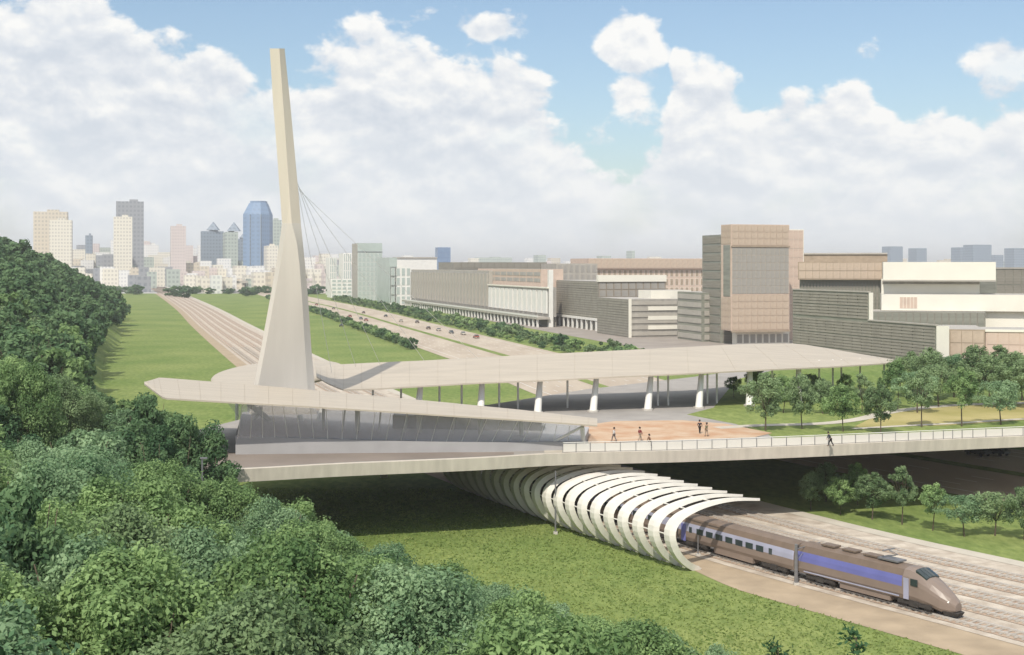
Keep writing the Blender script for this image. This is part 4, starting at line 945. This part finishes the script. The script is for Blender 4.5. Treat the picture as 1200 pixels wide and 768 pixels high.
def addvar(k, n_, **a):
    for i in range(n_):
        mt = a['mats'][i % len(a['mats'])]
        VAR[k].append((crown_mesh('crown', hash(k) % 97 * 0 + len(VAR[k]) * 13 + {'near': 1, 'mid': 2, 'far': 3, 'park': 4, 'dark': 5}[k] * 101, a['R'], a['H0'], a['H1'], a['ncl'], a['nl'], a['sz'], mt, pointy=a.get('pt', .25)), trunk_mesh(i + 5, a['H1'], a['tr'], a['fk'], a['R'] * .55)))
addvar('near', 5, R=4.6, H0=2.2, H1=12, ncl=150, nl=60000, sz=.115, mats=[M_leafC, M_leafA, M_leafC, M_leafG, M_leafA], tr=.26, fk=3.2)
addvar('mid', 5, R=4.4, H0=1.8, H1=11.5, ncl=70, nl=15000, sz=.22, mats=[M_leafB, M_leafC, M_leafB, M_leafA, M_leafB], tr=.26, fk=3.0)
addvar('far', 5, R=5.0, H0=1.2, H1=11.5, ncl=44, nl=2600, sz=.55, mats=[M_leafB, M_leafB, M_leafA, M_leafB, M_leafG], tr=.28, fk=3.0, pt=.35)
addvar('dark', 3, R=3.8, H0=1.0, H1=13, ncl=80, nl=20000, sz=.17, mats=[M_leafB], tr=.25, fk=2.6, pt=.45)
addvar('park', 4, R=3.0, H0=1.7, H1=7.6, ncl=60, nl=7500, sz=.15, mats=[M_leafG, M_leafG, M_leafA], tr=.11, fk=2.5, pt=.3)
addvar('park', 2, R=2.5, H0=2.2, H1=7.9, ncl=34, nl=4600, sz=.15, mats=[M_leafG, M_leafA], tr=.1, fk=2.8, pt=.6)
addvar('park', 2, R=3.2, H0=2.0, H1=6.8, ncl=42, nl=6000, sz=.15, mats=[M_leafC, M_leafG], tr=.12, fk=2.2, pt=.05)
def tree(kind, i, x, y, z, s, label, group=None, name='broadleaf_tree', rz=None, sz=None):
    cm, tm = VAR[kind][i % len(VAR[kind])]
    o = empty(name, (x, y, z), label, 'tree', group, rz=rz if rz is not None else random.uniform(0, 6.28)); o.scale = (s, s, sz or s)
    if kind == 'park':
        o.scale = (s * random.uniform(.82, 1.15), s * random.uniform(.82, 1.15), s * random.uniform(.86, 1.12)); o.rotation_euler = (random.uniform(-.05, .05), random.uniform(-.05, .05), o.rotation_euler[2])
    link('crown', cm, o); link('trunk', tm, o); return o
POLY = [(-400, 262), (0, 268), (22, 272), (45, 290), (72, 304), (100, 321), (118, 330), (138, 338), (156, 350), (152, 368), (128, 392), (110, 418), (106, 440), (122, 462), (146, 470), (152, 452), (178, 468), (205, 486), (250, 494), (272, 512), (280, 545), (278, 566), (300, 584), (345, 584), (390, 598), (408, 630), (450, 638), (500, 655), (530, 668), (600, 684), (650, 706), (680, 732), (735, 728), (790, 748), (870, 764), (880, 1400), (-400, 1400)]
HOLE = [(120, 514), (168, 514), (170, 548), (150, 548)]
def inside(poly, x, y):
    c = False; n = len(poly); j = n - 1
    for i in range(n):
        xi, yi = poly[i]; xj, yj = poly[j]
        if (yi > y) != (yj > y) and x < (xj - xi) * (y - yi) / (yj - yi) + xi: c = not c
        j = i
    return c
def fits(x, y, z, s, R_=4.5, H1=11.8, sz=None):
    h = H1 * (sz or s); r = R_ * s
    for a, t in ((0, 1.0), (.62, .86), (-.62, .86), (.98, .6), (-.98, .6), (.8, .3), (-.8, .3)):
        q = (x + a * r, y, z + h * t); px, py = proj(q)
        if not inside(POLY, px, py): return False
        if y < 235 and inside(HOLE, px, py): return False
    return True
placed = []
def ground_of(x, y): return max(hill_z(x, y), 0)
SPEC = [  # crown top in the photograph, distance, kind, variant, scale, label
    (212, 480, 138, 'dark', 0, 1.02, 'tall dark green tree at the left end of the footbridge'), (186, 496, 134, 'dark', 1, .95, 'dark green tree just left of the bridge end, beside the small sunlit clearing'),
    (248, 497, 141, 'dark', 2, .98, 'dark green tree touching the very end of the bridge beam'), (172, 458, 150, 'dark', 0, 1.0, 'dark tree whose tip reaches the left point of the near roof'), (222, 545, 122, 'dark', 1, .9, 'lower dark green tree in front of the bridge end'),
    (104, 541, 84, 'near', 0, 1.05, 'large fresh green tree in the left foreground below the clearing'), (335, 588, 108, 'near', 1, .95, 'fresh green tree right below the left end of the bridge'),
    (296, 592, 112, 'near', 3, .9, 'grey green tree under the bridge end, left of the shaded lawn'), (378, 604, 110, 'mid', 1, .9, 'bluish green tree at the edge of the shaded lawn'),
    (452, 641, 100, 'near', 2, .95, 'bluish green bushy tree at the wood edge below the shaded lawn'), (512, 662, 96, 'near', 1, .9, 'bright green tree at the wood edge, next left of the bottom centre'), (596, 688, 92, 'near', 0, .9, 'fresh green tree at the bottom centre edge of the wood'),
    (648, 712, 89, 'near', 2, .8, 'small green tree at the bottom, right of the bottom centre tree'), (688, 722, 86, 'near', 4, .85, 'small fresh tree between the bottom centre tree and the bottom right end'), (770, 741, 82, 'near', 2, .7, 'low bluish tree just right of the last large tree at the bottom'), (842, 758, 79, 'near', 0, .55, 'lowest tree top at the very tip of the wood, bottom right'), (730, 729, 85, 'near', 1, .75, 'last large green tree at the bottom right end of the wood'), (800, 752, 81, 'mid', 1, .6, 'low bluish tree top at the bottom right tip of the wood'),
    (25, 425, 150, 'near', 1, 1.1, 'green tree at the left edge halfway down the wooded slope'), (70, 440, 165, 'near', 3, 1.1, 'rounded green tree above the clearing at the left'), (20, 560, 60, 'dark', 0, .9, 'dark tree at the left edge in the foreground')]
for (px, py, Y, kd, vi, s, lab) in SPEC:
    p = P(px, py, Y); H1 = 13 if kd == 'dark' else 11.8; g = ground_of(p.x, p.y); h = p.z - g
    tree(kd, vi, p.x, p.y, g, s, lab, 'trees of the foreground wood', sz=max(.35, h / H1)); placed.append((p.x, p.y, 3.2 * s))
far_pts = []; n_ind = 0; cand = []
y = 26.0
while y < 1250:
    sp = 6.3 if y < 120 else (6.6 if y < 230 else (7.2 if y < 500 else 12))
    x = -.46 * y - 16
    while x < 60:
        xx = x + random.uniform(-.38, .38) * sp; yy = y + random.uniform(-.38, .38) * sp; x += sp
        if hill_d(xx, yy) < 1.0: continue
        cand.append((yy, xx))
    y += sp
cand.sort(); skipped = 0
for yy, xx in cand:
    if any((xx - a) ** 2 + (yy - b) ** 2 < c * c for a, b, c in placed): continue
    z = ground_of(xx, yy); ok = False
    base = 1.3 if yy > 600 else 1.0
    for s in (1.0, .88, .76, .62, .5):
        s2 = base * s * random.uniform(.74, 1.28)
        if fits(xx, yy, z, s2): ok = True; break
    if not ok: continue
    if yy < 34 and xx > -22: continue
    px, py = proj((xx, yy, z + 11 * s2)); 
    if px < -130 or py > 1000: continue
    if n_ind < 275:
        if yy < 125: kd, lab, grp = 'near', 'leafy green tree in the dense wood of the foreground slope', 'trees of the foreground wood'
        elif yy < 215: kd, lab, grp = 'mid', 'darker green tree in the middle of the wooded slope on the left', 'trees of the middle slope'
        else: kd, lab, grp = 'far', 'small looking dark green tree high on the wooded hill at the left', 'trees of the wooded hill'
        zone = 'at the left edge' if px < 130 else ('left of the bridge end' if px < 290 else ('below the shaded lawn' if px < 470 else 'towards the bottom centre')); low = 'at the very bottom' if py > 640 else ('low down' if py > 560 else ('half way up' if py > 430 else 'high up'))
        tree(kd, random.randrange(9), xx, yy, z, s2, lab.split(' in the ')[0].split(' high on')[0] + ' in the wood ' + zone + ', ' + low, grp); n_ind += 1
    else: far_pts.append((xx, yy, z, s2))
# the rest of the hill wood reads as one mass
def joined_crowns(name, pts, variants, label, cat):
    src = []
    for me in variants:
        co = np.empty(len(me.vertices) * 3, np.float32); me.vertices.foreach_get('co', co); tn = np.empty(len(me.polygons), np.float32); me.attributes['tint'].data.foreach_get('value', tn); src.append((co.reshape(-1, 3), tn))
    V_, T_ = [], []
    for (x, y, z, s) in pts:
        co, tn = src[random.randrange(len(src))]; a = random.uniform(0, 6.28); R2 = np.array([[math.cos(a), -math.sin(a), 0], [math.sin(a), math.cos(a), 0], [0, 0, 1]], np.float32)
        V_.append(co @ R2.T * s + np.array([x, y, z], np.float32)); T_.append(np.clip(tn + random.uniform(-.2, .2), 0, 1))
    V_ = np.concatenate(V_); T_ = np.concatenate(T_); nq = len(T_)
    me = bpy.data.meshes.new(name); me.vertices.add(nq * 4); me.vertices.foreach_set('co', V_.ravel()); me.loops.add(nq * 4); me.loops.foreach_set('vertex_index', np.arange(nq * 4, dtype=np.int32))
    me.polygons.add(nq); me.polygons.foreach_set('loop_start', np.arange(0, nq * 4, 4, dtype=np.int32)); me.polygons.foreach_set('loop_total', np.full(nq, 4, dtype=np.int32))
    me.materials.append(M_leafB); at = me.attributes.new('tint', 'FLOAT', 'FACE'); at.data.foreach_set('value', T_.astype(np.float32)); me.update(calc_edges=True)
    o = link(name, me); tag(o, label, cat, None, 'stuff'); return o
lowv = [crown_mesh('crown', 700 + i, 5.0, 1.0, 11.5, 30, 750, .85, M_leafB, pointy=.35) for i in range(3)]
if far_pts: joined_crowns('hill_wood', far_pts, lowv, 'dense dark green wood covering the upper hill at the left', 'wood')
print('trees', n_ind, 'far', len(far_pts), 'town', cnt)

# park trees on the deck
for k, (px, pb, sc_) in enumerate([(897, 505, 1.02), (940, 503, 1.0), (988, 506, 1.03), (1032, 509, .98), (1080, 501, 1.08), (1127, 500, 1.08), (1173, 498, 1.1), (1222, 496, 1.1)]):
    q = PG(px, pb, DZ); lab = ['first park tree from the left, beside the station columns', 'second park tree of the front row', 'third park tree of the front row, by the bend of the pale path', 'fourth park tree, directly at the path bend', 'fifth park tree of the front row, on the yellowish meadow', 'sixth park tree of the front row', 'seventh park tree of the front row, near the right edge', 'park tree of the front row cut by the right edge'][k]
    tree('park', k, q.x, q.y, DZ, sc_, lab, 'front row of park trees')
for k, (px, pb, sc_) in enumerate([(918, 484, .85), (964, 485, .85), (1010, 486, .85), (1052, 480, 1.05), (1075, 484, 1.1), (1100, 477, 1.15), (1130, 476, 1.05), (1158, 478, 1.15), (1184, 475, 1.05), (1206, 479, 1.15), (1240, 476, 1.1), (885, 470, .62), (860, 466, .5)]):
    q = PG(px, pb, DZ); tree('park', k + 2, q.x, q.y, DZ, sc_, ['rear park tree just left of the second front tree', 'rear park tree between second and third front trees', 'rear park tree at the tip of the far roof', 'rear park tree right of the far roof tip', 'smaller rear park tree before the louvred building', 'large rear park tree at the corner of the louvred building', 'large rear park tree before the tan stone block', 'large rear park tree at the joint of tan and pinkish blocks', 'large rear park tree before the pinkish block', 'rear park tree at the right picture edge', 'rear park tree cut off by the right edge', 'small rear tree under the far roof edge beside the column', 'smallest rear tree seen between the roof columns'][k], 'rear row of park trees')
for k, (px, pb, sc_) in enumerate([(950, 598, .75), (985, 603, .8), (1022, 609, .9), (1057, 615, .95), (1093, 622, .95), (1130, 629, .85), (1166, 628, .9), (1200, 633, .95), (968, 588, .8), (1005, 592, .8), (1240, 640, 1)]):
    q = PG(px, pb, 0); lab = 'young tree between tracks and road, ' + ['first of the front row from the bridge', 'second of the front row', 'third of the front row', 'fourth of the front row', 'fifth of the front row', 'sixth of the front row', 'seventh of the front row', 'at the right picture edge', 'rear one nearest the bridge', 'second rear one in the bridge shade', 'cut off by the right edge'][k]
    tree('park', k + 1, q.x, q.y, 0, sc_ * .95, lab, 'young trees beside the tracks', name='young_tree')

for k, (px, pb, sc_, lab) in enumerate([(884, 462, 1.0, 'dark tree behind the station columns, left of the first park tree'), (905, 468, 1.0, 'tree behind the first park tree under the roof edge'), (948, 466, 1.05, 'tree of the hindmost park row behind the second park tree'), (992, 468, 1.1, 'tree of the hindmost park row behind the third park tree'),
        (1036, 470, 1.15, 'tree of the hindmost park row just below the tip of the far roof'), (1066, 466, 1.35, 'tall hindmost park tree right of the far roof tip'), (1090, 470, 1.3, 'tall hindmost park tree before the end of the louvred wall'), (1118, 466, 1.45, 'tall hindmost park tree under the cream end wall'),
        (1146, 470, 1.4, 'tall hindmost park tree before the tan stone block'), (1172, 466, 1.5, 'tall hindmost park tree before the pinkish block'), (1198, 470, 1.45, 'tall hindmost park tree at the right picture edge'), (1228, 468, 1.4, 'tall hindmost park tree cut off by the right edge')]):
    q = PG(px, pb, DZ)
    if px < 1034: q.y = min(q.y, 232); q.x = (px - 600) / FPX * q.y
    sc_ = .62 if px < 1040 else sc_ * .86
    tree('park', k * 3 + 1, q.x, q.y, DZ, sc_, lab, 'hindmost row of park trees')
# shrubs lining the highway
bush = [crown_mesh('shrub', 900 + i, 2.2, 0, 3.4, 20, 1100, .3, [M_leafB, M_leafA, M_leafG][i], pointy=.1) for i in range(3)]
def hedge(off, ya, yb, step, jit, label, group, sc0=1.0):
    L = offset(HW, off); acc_ = 0
    for i in range(len(L) - 1):
        if not ya < L[i].y < yb: continue
        acc_ += (L[i + 1] - L[i]).length
        if acc_ > step:
            acc_ = 0; o = link('shrub', random.choice(bush), None, (L[i].x + random.uniform(-jit, jit), L[i].y, 0), random.uniform(0, 6)); s = sc0 * random.uniform(.75, 1.35); o.scale = (s * 1.15, s * 1.15, s)
            tag(o, label, 'shrub', group)
hedge(-27, 500, 1300, 6.2, .8, 'dark shrub in the hedge between the green median and the highway', 'hedge on the track side of the highway', 1.15)
hedge(27, 440, 1250, 9, 2, 'shrub in the loose row directly beside the far side of the highway', 'shrubs on the building side of the highway', .8)
hedge(35, 425, 1250, 8, 3, 'shrub in the rear row between highway and buildings', 'rear shrubs before the buildings', 1.35)
for (px, py, Y, s) in [(205, 318, 1380, 4), (218, 321, 1330, 3.4), (160, 318, 1480, 4), (290, 318, 1400, 3.5), (370, 312, 1500, 4), (352, 320, 1350, 3), (392, 318, 1450, 3), (430, 326, 1400, 3)] + [(100 + k * 9.5 + (k * 37 % 7), 318, 1490 + (k * 53 % 110), 1.8 + (k * 29 % 10) / 6) for k in range(34) if abs(100 + k * 9.5 - 183) > 24]:
    p = P(px, 0, Y); o = link('shrub', bush[0], None, (p.x, Y, 0), px); o.scale = (s * 1.6, s, s * .9); tag(o, 'distant tree clump at the foot of the town, ' + ('left of the tracks' if px < 180 else 'right of the tracks' if px < 300 else 'behind the pylon' if px < 352 else 'right of the pylon'), 'shrub', 'distant clumps before the town')
# leafy twigs of a young tree close to the camera at the bottom edge
def sapling(px, py, Y, h, label):
    p = P(px, py, Y); g = ground_of(p.x, p.y); root = empty('sapling', (p.x, p.y, g), label, 'tree', None); hh = p.z - g
    m = MB(); tw = MB(); rg = random.Random(px)
    tw.tube([(0, 0, -.3), (.05, 0, hh * .6), (0, 0, hh)], [.05, .03, .008], 6)
    for i in range(26):
        zz = hh - (i / 26) ** 1.2 * 2.6; a = rg.uniform(0, 6.28); L_ = .15 + (hh - zz) * .34
        e = Vector((math.cos(a) * L_, math.sin(a) * L_, zz + L_ * .5)); tw.tube([(0, 0, zz - .05), e], [.01, .004], 4)
        for k in range(16):
            t = rg.uniform(.25, 1.05); c = Vector((0, 0, zz)).lerp(e, t) + Vector((rg.gauss(0, .05), rg.gauss(0, .05), rg.gauss(0, .05)))
            d = Vector((rg.gauss(0, 1), rg.gauss(0, 1), rg.gauss(.3, .6))).normalized(); sd = d.cross(Vector((rg.gauss(0, 1), rg.gauss(0, 1), rg.gauss(0, 1)))).normalized() * .03
            m.add([c, c + d * .06 + sd, c + d * .14, c + d * .06 - sd], [(0, 1, 2, 3)])
    tw.build('stem', M_bark, root); o = m.build('foliage', M_leafB, root); o['kind'] = 'stuff'
sapling(1004, 747, 24, 3, 'dark leafy tip of a sapling at the bottom edge, close to the camera'); sapling(912, 758, 26, 3, 'smaller dark leafy tip at the bottom edge left of the sapling')

def tufts(name, n_, ymax, label):
    g = np.random.default_rng(5); pts = []
    Ex = [p.x for p in offset(E, -2.4)][::-1]; Ey = [p.y for p in offset(E, -2.4)][::-1]
    y_ = 82 + (ymax - 82) * g.random(n_ * 3) ** 1.4; x_ = g.uniform(-60, 46, n_ * 3); xe = np.interp(y_, [p.y for p in offset(E, -.5)], [p.x for p in offset(E, -.5)])
    xe = np.where(y_ < 139, xe - 1.9, xe); bx = np.interp(y_, [b[1] for b in B_PTS], [b[0] for b in B_PTS])
    keep = (x_ < xe - .1) & (x_ > bx - 6); x_, y_ = x_[keep][:n_], y_[keep][:n_]; n = len(x_)
    h = g.uniform(.06, .22, n); a = g.uniform(0, 6.28, n); w = g.uniform(.06, .22, n); ln = g.normal(0, .12, (n, 2))
    b0 = np.stack([x_ - np.cos(a) * w, y_ - np.sin(a) * w, np.zeros(n)], 1); b1 = np.stack([x_ + np.cos(a) * w, y_ + np.sin(a) * w, np.zeros(n)], 1); tp = np.stack([x_ + ln[:, 0], y_ + ln[:, 1], h], 1)
    V_ = np.stack([b0, b1, tp], 1).reshape(-1, 3).astype(np.float32); me = bpy.data.meshes.new(name); me.vertices.add(n * 3); me.vertices.foreach_set('co', V_.ravel()); me.loops.add(n * 3); me.loops.foreach_set('vertex_index', np.arange(n * 3, dtype=np.int32))
    me.polygons.add(n); me.polygons.foreach_set('loop_start', np.arange(0, n * 3, 3, dtype=np.int32)); me.polygons.foreach_set('loop_total', np.full(n, 3, dtype=np.int32)); me.materials.append(M_tuft)
    at = me.attributes.new('tint', 'FLOAT', 'FACE'); at.data.foreach_set('value', np.clip(.5 + .35 * np.sin(x_ * .6) * np.sin(y_ * .4) + g.normal(0, .2, n), 0, 1).astype(np.float32)); me.update(calc_edges=True)
    tag(link(name, me), label, 'grass', None, 'stuff')
M_tuft = leafmat('grass_blade', (.18, .26, .07), (.36, .42, .14), .45)
tufts('grass_tufts', 45000, 190, 'rough tufts of meadow grass on the slope beside the tracks')
# ------------------------------------------------------------------ cars
def car_proto(col, nm):
    mt = mat(nm, col, .3, .05, 1, spec=.6); root = empty('car', (0, 0, 0), '', 'car')
    b = MB(); st_ = [(-2.15, .55, .85), (-2.05, .45, .98), (-.9, .4, 1.02), (.9, .4, .98), (1.9, .42, .82), (2.15, .5, .66)]
    vs = [q for x, z0, z1 in st_ for q in ((x, -.85, z0), (x, .85, z0), (x, .82, z1), (x, -.82, z1))]
    fs = [(i * 4 + j, i * 4 + (j + 1) % 4, (i + 1) * 4 + (j + 1) % 4, (i + 1) * 4 + j)[::-1] for i in range(5) for j in range(4)] + [(0, 1, 2, 3)[::-1], (20, 21, 22, 23)]
    b.add(vs, fs).build('body', mt, root)
    b = MB(); b.hexa([(-1.8, -.8, .97), (1.0, -.8, .95), (1.0, .8, .95), (-1.8, .8, .97), (-1.3, -.62, 1.42), (.25, -.62, 1.42), (.25, .62, 1.42), (-1.3, .62, 1.42)]).build('cabin_glass', M_dglass, root)
    MB().box(-1.3, .25, -.64, .64, 1.415, 1.47).build('roof', mt, root)
    for x in (-1.35, 1.35):
        for s in (-.82, .82): MB().tube([(x, s - .1, .32), (x, s + .1, .32)], .32, 12).build('wheel', M_bogie, root)
    return root
def copy_tree(o, parent=None):
    c = o.copy(); COL.objects.link(c); c.parent = parent
    for ch in list(o.children): copy_tree(ch, c)
    return c
protos = [car_proto((.30, .07, .05), 'car_red'), car_proto((.12, .07, .05), 'car_brown'), car_proto((.05, .055, .06), 'car_black'), car_proto((.45, .40, .34), 'car_beige')]
used = [False] * 4
CARS = [(371, 358, 0, 'red car farthest up the highway next to the pylon'), (391, 362.5, 1, 'brown car second up the highway, right of the pylon'), (410, 372, 0, 'red car in the left lanes under the pale glass tower'), (426, 367.5, 1, 'brown car near the far verge of the highway'),
        (429, 376.5, 0, 'red car in the middle lanes, nearer of a close pair'), (423, 374.5, 2, 'dark car alongside the red one of the close pair'), (452, 371.5, 2, 'dark car by the far verge, left of the finned building'), (470, 377.5, 3, 'beige car by the far verge'), (489, 378.8, 1, 'brown car below the left end of the finned building'),
        (502, 386, 1, 'brown car in the middle of the highway, left of the largest'), (514, 388, 3, 'beige car following the brown car in mid highway'), (529, 391, 2, 'dark car just ahead of the largest red car'), (558, 396.5, 0, 'largest red car, nearest on the highway before the far roof'), (543, 392.5, 3, 'beige car left of the largest red car'), (400, 383, 2, 'dark car low on the near side of the highway')]
def hdir(p):
    i = min(range(len(HW) - 1), key=lambda i: (HW[i] - p).length); return HW[i + 1] - HW[i]
for (px, py, c, lab) in CARS:
    p = PG(px, py, .1); d = hdir(p); o = protos[c] if not used[c] else copy_tree(protos[c]); used[c] = True
    o.location = (p.x, p.y, .11); o.rotation_euler = (0, 0, math.atan2(d.y, d.x) + (math.pi if px % 2 else 0)); o.scale = (1.05, 1.05, 1.05) if c else (1.15, 1.15, 1.15); o['label'] = lab; o['group'] = 'cars on the highway'
for (px, py, c, lab) in [(1146, 530, 2, 'dark car under the footbridge at the right, left one of two'), (1168, 529.5, 2, 'dark car under the footbridge at the right, right one of two')]:
    p = PG(px, py + 4, .1); d = hdir(p); o = copy_tree(protos[c]); o.location = (p.x, p.y, .11); o.rotation_euler = (0, 0, math.atan2(d.y, d.x)); o['label'] = lab; o['group'] = 'cars under the bridge'

# ------------------------------------------------------------------ people
def skinned(name, pts, edges, rad, m, parent, sub=1):
    me = bpy.data.meshes.new(name); me.from_pydata([tuple(p) for p in pts], edges, []); me.materials.append(m)
    o = link(name, me, parent); md = o.modifiers.new('skin', 'SKIN'); md.use_smooth_shade = True
    for i, vv in enumerate(me.skin_vertices[0].data): vv.radius = (rad[i], rad[i] * (.8 if name != 'hair' else 1)); vv.use_root = (i == 0)
    s = o.modifiers.new('sub', 'SUBSURF'); s.levels = sub; s.render_levels = sub; return o
M_skin = mat('skin', (.45, .28, .20), .6, .05, 3); M_hair = mat('hair', (.04, .03, .025), .7, .2, 5)
def person(px, py, z, rz, top, leg, label, stride=.28, arm=.2, lean=0.0, dark=False, hgt=1.86):
    p = PZ(px, py, z); root = empty('person', (p.x, p.y, z), label, 'person', None, rz=rz); k = hgt / 1.75; root.scale = (k, k, k)
    s = stride; ln = lean
    J = dict(pel=(0, 0, .95), ch=(ln * .5, 0, 1.25), nk=(ln * .85, 0, 1.47), hd=(ln + .02, 0, 1.62), hdt=(ln + .02, 0, 1.70))
    pts = [J['pel'], (ln * .25, 0, 1.08), J['ch'], (ln * .8, 0, 1.40), J['nk'], (ln * .95, 0, 1.54), J['hd'], J['hdt']]; rad = [.15, .13, .16, .12, .055, .06, .105, .07]
    ed = [(i, i + 1) for i in range(7)]
    arms = []; legs = []
    for sd in (-1, 1):
        sh = (ln * .8, sd * .19, 1.40); el = (ln * .8 - sd * arm * .5, sd * .25, 1.13); wr = (ln * .8 + (-sd * arm * .4 + .12), sd * .24, .90); hn = (wr[0] + .04, sd * .235, .82)
        b = len(pts); pts += [sh, el, wr, hn]; rad += [.062, .045, .033, .038]; ed += [(3, b), (b, b + 1), (b + 1, b + 2), (b + 2, b + 3)]; arms.append((sh, el, wr))
        fb = len(pts)
        for f, (dx, dz) in enumerate(((.03, .07), (.012, .085), (-.006, .08), (-.022, .065))): pts.append((hn[0] + dx * 1.3, hn[1], hn[2] - dz)); rad.append(.010); ed.append((b + 3, fb + f))
        pts.append((hn[0] + .05, hn[1] - sd * .02, hn[2] - .02)); rad.append(.011); ed.append((b + 3, fb + 4))
        hp = (0, sd * .095, .88); kn = (sd * s * .5 + .04, sd * .10, .49); an = (sd * s - .04, sd * .10, .09); toe = (sd * s + .13, sd * .11, .035)
        b = len(pts); pts += [hp, kn, an, toe]; rad += [.10, .065, .045, .035]; ed += [(0, b), (b, b + 1), (b + 1, b + 2), (b + 2, b + 3)]; legs.append((hp, kn, an, toe))
    skinned('body', pts, ed, rad, M_skin, root)
    tp = [(0, 0, .93), (ln * .25, 0, 1.08), J['ch'], (ln * .8, 0, 1.40)]; tr = [.175, .155, .18, .135]; te = [(0, 1), (1, 2), (2, 3)]
    for sh, el, wr in arms: b = len(tp); tp += [sh, el, wr]; tr += [.082, .062, .05]; te += [(3, b), (b, b + 1), (b + 1, b + 2)]
    skinned('jacket', tp, te, tr, top, root)
    lp = [(0, 0, .96)]; lr = [.165]; le = []
    for hp, kn, an, toe in legs: b = len(lp); lp += [hp, kn, an]; lr += [.125, .085, .068]; le += [(0, b), (b, b + 1), (b + 1, b + 2)]
    skinned('trousers', lp, le, lr, leg, root)
    for hp, kn, an, toe in legs: skinned('shoe', [(an[0] - .04, an[1], .05), (an[0] + .06, an[1], .05), (toe[0] + .03, toe[1], .04)], [(0, 1), (1, 2)], [.055, .055, .045], M_bogie, root)
    skinned('hair', [(ln - .03, 0, 1.66), (ln + 0, 0, 1.73), (ln - .06, 0, 1.60)], [(0, 1), (0, 2)], [.105, .085, .06], M_hair, root)
    return root
C_ = lambda n_, c: mat('cloth_' + n_, c, .9, .1, 4)
person(719.5, 517.5, DZ + .05, 2.6, C_('white', (.6, .58, .55)), C_('grey', (.16, .15, .15)), 'person in a white top walking on the orange plaza, leftmost')
person(750, 517, DZ + .05, .4, C_('darkred', (.22, .05, .05)), C_('tan', (.33, .26, .2)), 'person in a dark red top standing on the orange plaza')
person(761.5, 526, DZ + .05, 3.4, C_('brown', (.25, .15, .1)), C_('black', (.02, .02, .022)), 'person in black trousers crossing by the parapet, nearest to the bridge edge', stride=.38, lean=.1)
person(820, 508, DZ + .05, 1.0, C_('navy', (.03, .035, .05)), C_('black', (.02, .02, .022)), 'person dressed in dark clothes at the right end of the plaza', stride=.15)
person(828, 511.5, DZ + .05, 2.2, C_('olive', (.16, .15, .09)), C_('tan', (.33, .26, .2)), 'person in an olive top beside the dark dressed one', stride=.15)
person(973.5, 523, DZ + .05, 2.9, C_('navy', (.03, .035, .05)), C_('black', (.02, .02, .022)), 'person in dark clothes leaning forward on the promenade, alone at the right', stride=.3, lean=.32)

# ------------------------------------------------------------------ haze
hz = MB().box(-16100, 16100, -1600, 26100, -3, 158)
hm = bpy.data.materials.new('haze'); hm.use_nodes = True; nt = hm.node_tree; nt.nodes.clear()
o_ = nt.nodes.new('ShaderNodeOutputMaterial'); pv = nt.nodes.new('ShaderNodeVolumePrincipled'); pv.inputs['Color'].default_value = (.985, .99, 1, 1); pv.inputs['Density'].default_value = .00013; pv.inputs['Anisotropy'].default_value = .0
nt.links.new(pv.outputs[0], o_.inputs['Volume'])
ho = hz.build('haze', hm); tag(ho, kind='stuff')
